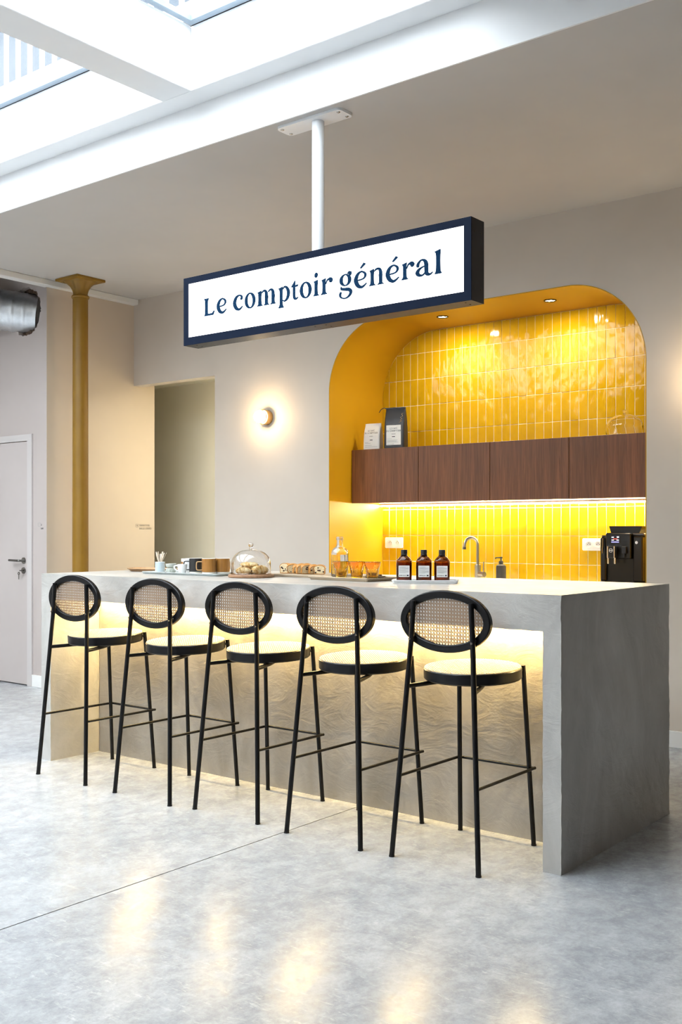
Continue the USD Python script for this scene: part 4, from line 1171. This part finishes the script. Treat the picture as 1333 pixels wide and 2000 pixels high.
def tumbler(loc, lab, rot):
    t = thing('amber_tumbler', lab, 'glass', loc, rot, 'faceted amber tumblers')
    n = 72
    def ring(r, z, fac, amp):
        a = np.arange(n) / n * 2 * np.pi
        rr = r * (1 - amp * fac * (np.abs(np.cos(4.5 * a)) ** 0.8))
        return np.c_[rr * np.cos(a), rr * np.sin(a), np.full(n, z)]
    rings = [ring(0.0265, 0.0, 1, 0.06), ring(0.0285, 0.003, 1, 0.07), ring(0.0315, 0.025, 1, 0.085), ring(0.0345, 0.045, 1, 0.085), ring(0.0372, 0.058, 1, 0.03), ring(0.0395, 0.066, 0, 0), ring(0.0420, 0.080, 0, 0), ring(0.0412, 0.0815, 0, 0),
             ring(0.0398, 0.080, 0, 0), ring(0.0368, 0.062, 0, 0), ring(0.0330, 0.050, 0, 0), ring(0.0285, 0.028, 0, 0), ring(0.0235, 0.009, 0, 0), ring(0.018, 0.007, 0, 0)]
    V = np.vstack(rings + [[[0, 0, 0]], [[0, 0, 0.007]]])
    F = []
    for i in range(len(rings) - 1):
        for q in range(n):
            w = (q + 1) % n
            F += [(i * n + q, i * n + w, (i + 1) * n + w), (i * n + q, (i + 1) * n + w, (i + 1) * n + q)]
    for q in range(n):
        w = (q + 1) % n
        F += [(len(V) - 2, w, q), (len(V) - 1, (len(rings) - 1) * n + q, (len(rings) - 1) * n + w)]
    obj('glass', trimesh.Trimesh(V, np.array(F), process=False), 'amber_glass', t, smooth=30)
    return t


tumbler((-1.430, 0.452, GZ), 'faceted amber tumbler in front of the water bottle', 0)
tumbler((-1.342, 0.466, GZ), 'middle one of the three faceted amber tumblers', 13)
tumbler((-1.252, 0.476, GZ), 'rightmost of the three faceted amber tumblers', 27)
sa_ = thing('saucer', 'small white saucer behind the amber tumblers', 'saucer', (-1.300, 0.555, GZ))
obj('saucer', lathe([(0.0005, 0), (0.030, 0), (0.058, 0.007), (0.060, 0.009), (0.057, 0.0095), (0.030, 0.003), (0.0005, 0.003)], 40), 'ceramic_white', sa_, smooth=40)
tg = thing('dark_chocolate', 'flat dark oblong sweet lying on the small white saucer', 'sweet', (-1.300, 0.555, GZ + 0.003), 20)
obj('piece', dish(lambda i: rrect(0.085 - 2 * i, 0.030 - 2 * i, 0.013 - min(i, 0.008), 5), [(0.002, 0.0006), (0, 0.004), (0.001, 0.010), (0.004, 0.013)]), 'chocolate', tg, smooth=40)

tray('bottle_tray', 'narrow white tray under the three brown bottles', 'tray', (-0.9405, 0.478, Z), 31.0, 0.315, 0.120, 0.014, 0.015, 0.007, 'ceramic_white', 0.006)


def brown_bottle(loc, lab):
    t = thing('brown_bottle', lab, 'bottle', loc, 34, 'brown glass bottles on the white tray')
    def ring(w, z, p):
        a = np.linspace(0, 2 * np.pi, 48, endpoint=False)
        cx, sx = np.cos(a), np.sin(a)
        return np.c_[np.sign(cx) * np.abs(cx) ** p * w, np.sign(sx) * np.abs(sx) ** p * w, np.full(48, z)]
    def loft(lay):
        R = [ring(*l) for l in lay]
        V = np.vstack(R + [[[0, 0, lay[0][1]]], [[0, 0, lay[-1][1]]]])
        F = []
        for i in range(len(R) - 1):
            for q in range(48):
                w = (q + 1) % 48
                F += [(i * 48 + q, i * 48 + w, (i + 1) * 48 + w), (i * 48 + q, (i + 1) * 48 + w, (i + 1) * 48 + q)]
        for q in range(48):
            w = (q + 1) % 48
            F += [(len(V) - 2, w, q), (len(V) - 1, (len(R) - 1) * 48 + q, (len(R) - 1) * 48 + w)]
        return trimesh.Trimesh(V, np.array(F), process=False)
    obj('glass', loft([(0.033, 0, 0.55), (0.0365, 0.004, 0.55), (0.0372, 0.08, 0.55), (0.0368, 0.097, 0.55), (0.034, 0.103, 0.6), (0.0135, 0.124, 1.0), (0.0125, 0.132, 1.0)]), 'brown_glass', t, smooth=35)
    obj('liquid', loft([(0.030, 0.005, 0.6), (0.0345, 0.008, 0.55), (0.0350, 0.086, 0.55), (0.0349, 0.090, 0.55)]), 'brown_liquid', t, smooth=35)
    cp = obj('cap', lathe([(0.0005, 0.149), (0.014, 0.149), (0.0152, 0.147), (0.0152, 0.133), (0.0142, 0.1315), (0.0142, 0.128), (0.0155, 0.127), (0.0155, 0.1235), (0.0130, 0.1225), (0.0005, 0.1225)], 32), 'mug_black', t, smooth=35)
    lb_ = obj('label', ex(affinity.translate(rrect(0.052, 0.054, 0.002), 0, 0.048), 0.0006, 'xz', -0.0376), 'paper_white', t, label='white printed label')
    rows = [bx(-0.022, -0.0380, 0.068 - 0.0035 * q, -0.022 + (0.044 if q % 4 else 0.030), -0.0376, 0.0688 - 0.0035 * q) for q in range(9)]
    obj('label_print', cat_(*rows), 'grey_ink', lb_, kind='stuff')
    obj('label_mark', cat_(*[bx(-0.021 + 0.0052 * q, -0.0380, 0.026, -0.0185 + 0.0052 * q, -0.0376, 0.031) for q in range(6)], bx(0.013, -0.0380, 0.0255, 0.022, -0.0376, 0.0315)), 'ink', lb_, kind='stuff')
    return t



for (x, y), w in (((-1.029, 0.429), 'left one of three brown glass bottles on the white tray'), ((-0.949, 0.478), 'middle one of three brown glass bottles on the white tray'), ((-0.876, 0.523), 'right one of three brown glass bottles on the white tray')):
    brown_bottle((x, y, Z + 0.0072), w)

# ------------------------------------------------------------------ small vinyl signs on the walls
vs = thing('toilet_sign', 'tiny black vinyl lettering with an arrow on the wall beside the doorway', 'wall lettering', (XL, 2.60, 1.33))
m = cat_(*[meshkit.text_mesh(t_, 0.0165, 0.0008).apply_translation((0.045, z, 0)) for t_, z in (('TOILETTES', 0.030), ('SALLE VIDÉO', 0.002))])
vv = m.vertices
obj('lettering', trimesh.Trimesh(np.c_[vv[:, 2] + 0.0002, vv[:, 0], vv[:, 1]], m.faces, process=False), 'ink', vs)
ar = cat_(ex(rrect(0.028, 0.028, 0.004).difference(rrect(0.025, 0.025, 0.003)), 0.0008), bx(-0.008, -0.001, 0, 0.008, 0.001, 0.0008), ex(Polygon([(0.009, 0), (0.003, 0.005), (0.003, -0.005)]), 0.0008))
vv = ar.vertices
obj('arrow', trimesh.Trimesh(np.c_[vv[:, 2] + 0.0002, vv[:, 0] + 0.02, vv[:, 1] + 0.036], ar.faces, process=False), 'ink', vs)
v2_ = thing('door_sign', 'tiny grey vinyl pictogram with lettering beside the door frame', 'wall lettering', (-5.628, 1.645, 1.33))
obj('pictogram', ex(affinity.translate(rrect(0.030, 0.034, 0.006).difference(rrect(0.027, 0.031, 0.005)), 0.015, 0.040), 0.0008, 'xz', -0.001), 'grey_ink', v2_)
obj('lettering', upright(cat_(meshkit.text_mesh('À', 0.014, 0.0008).apply_translation((0.040, 0.032, 0)), meshkit.text_mesh('BAR', 0.014, 0.0008).apply_translation((0.036, 0.002, 0))), -0.0002), 'ink', v2_)
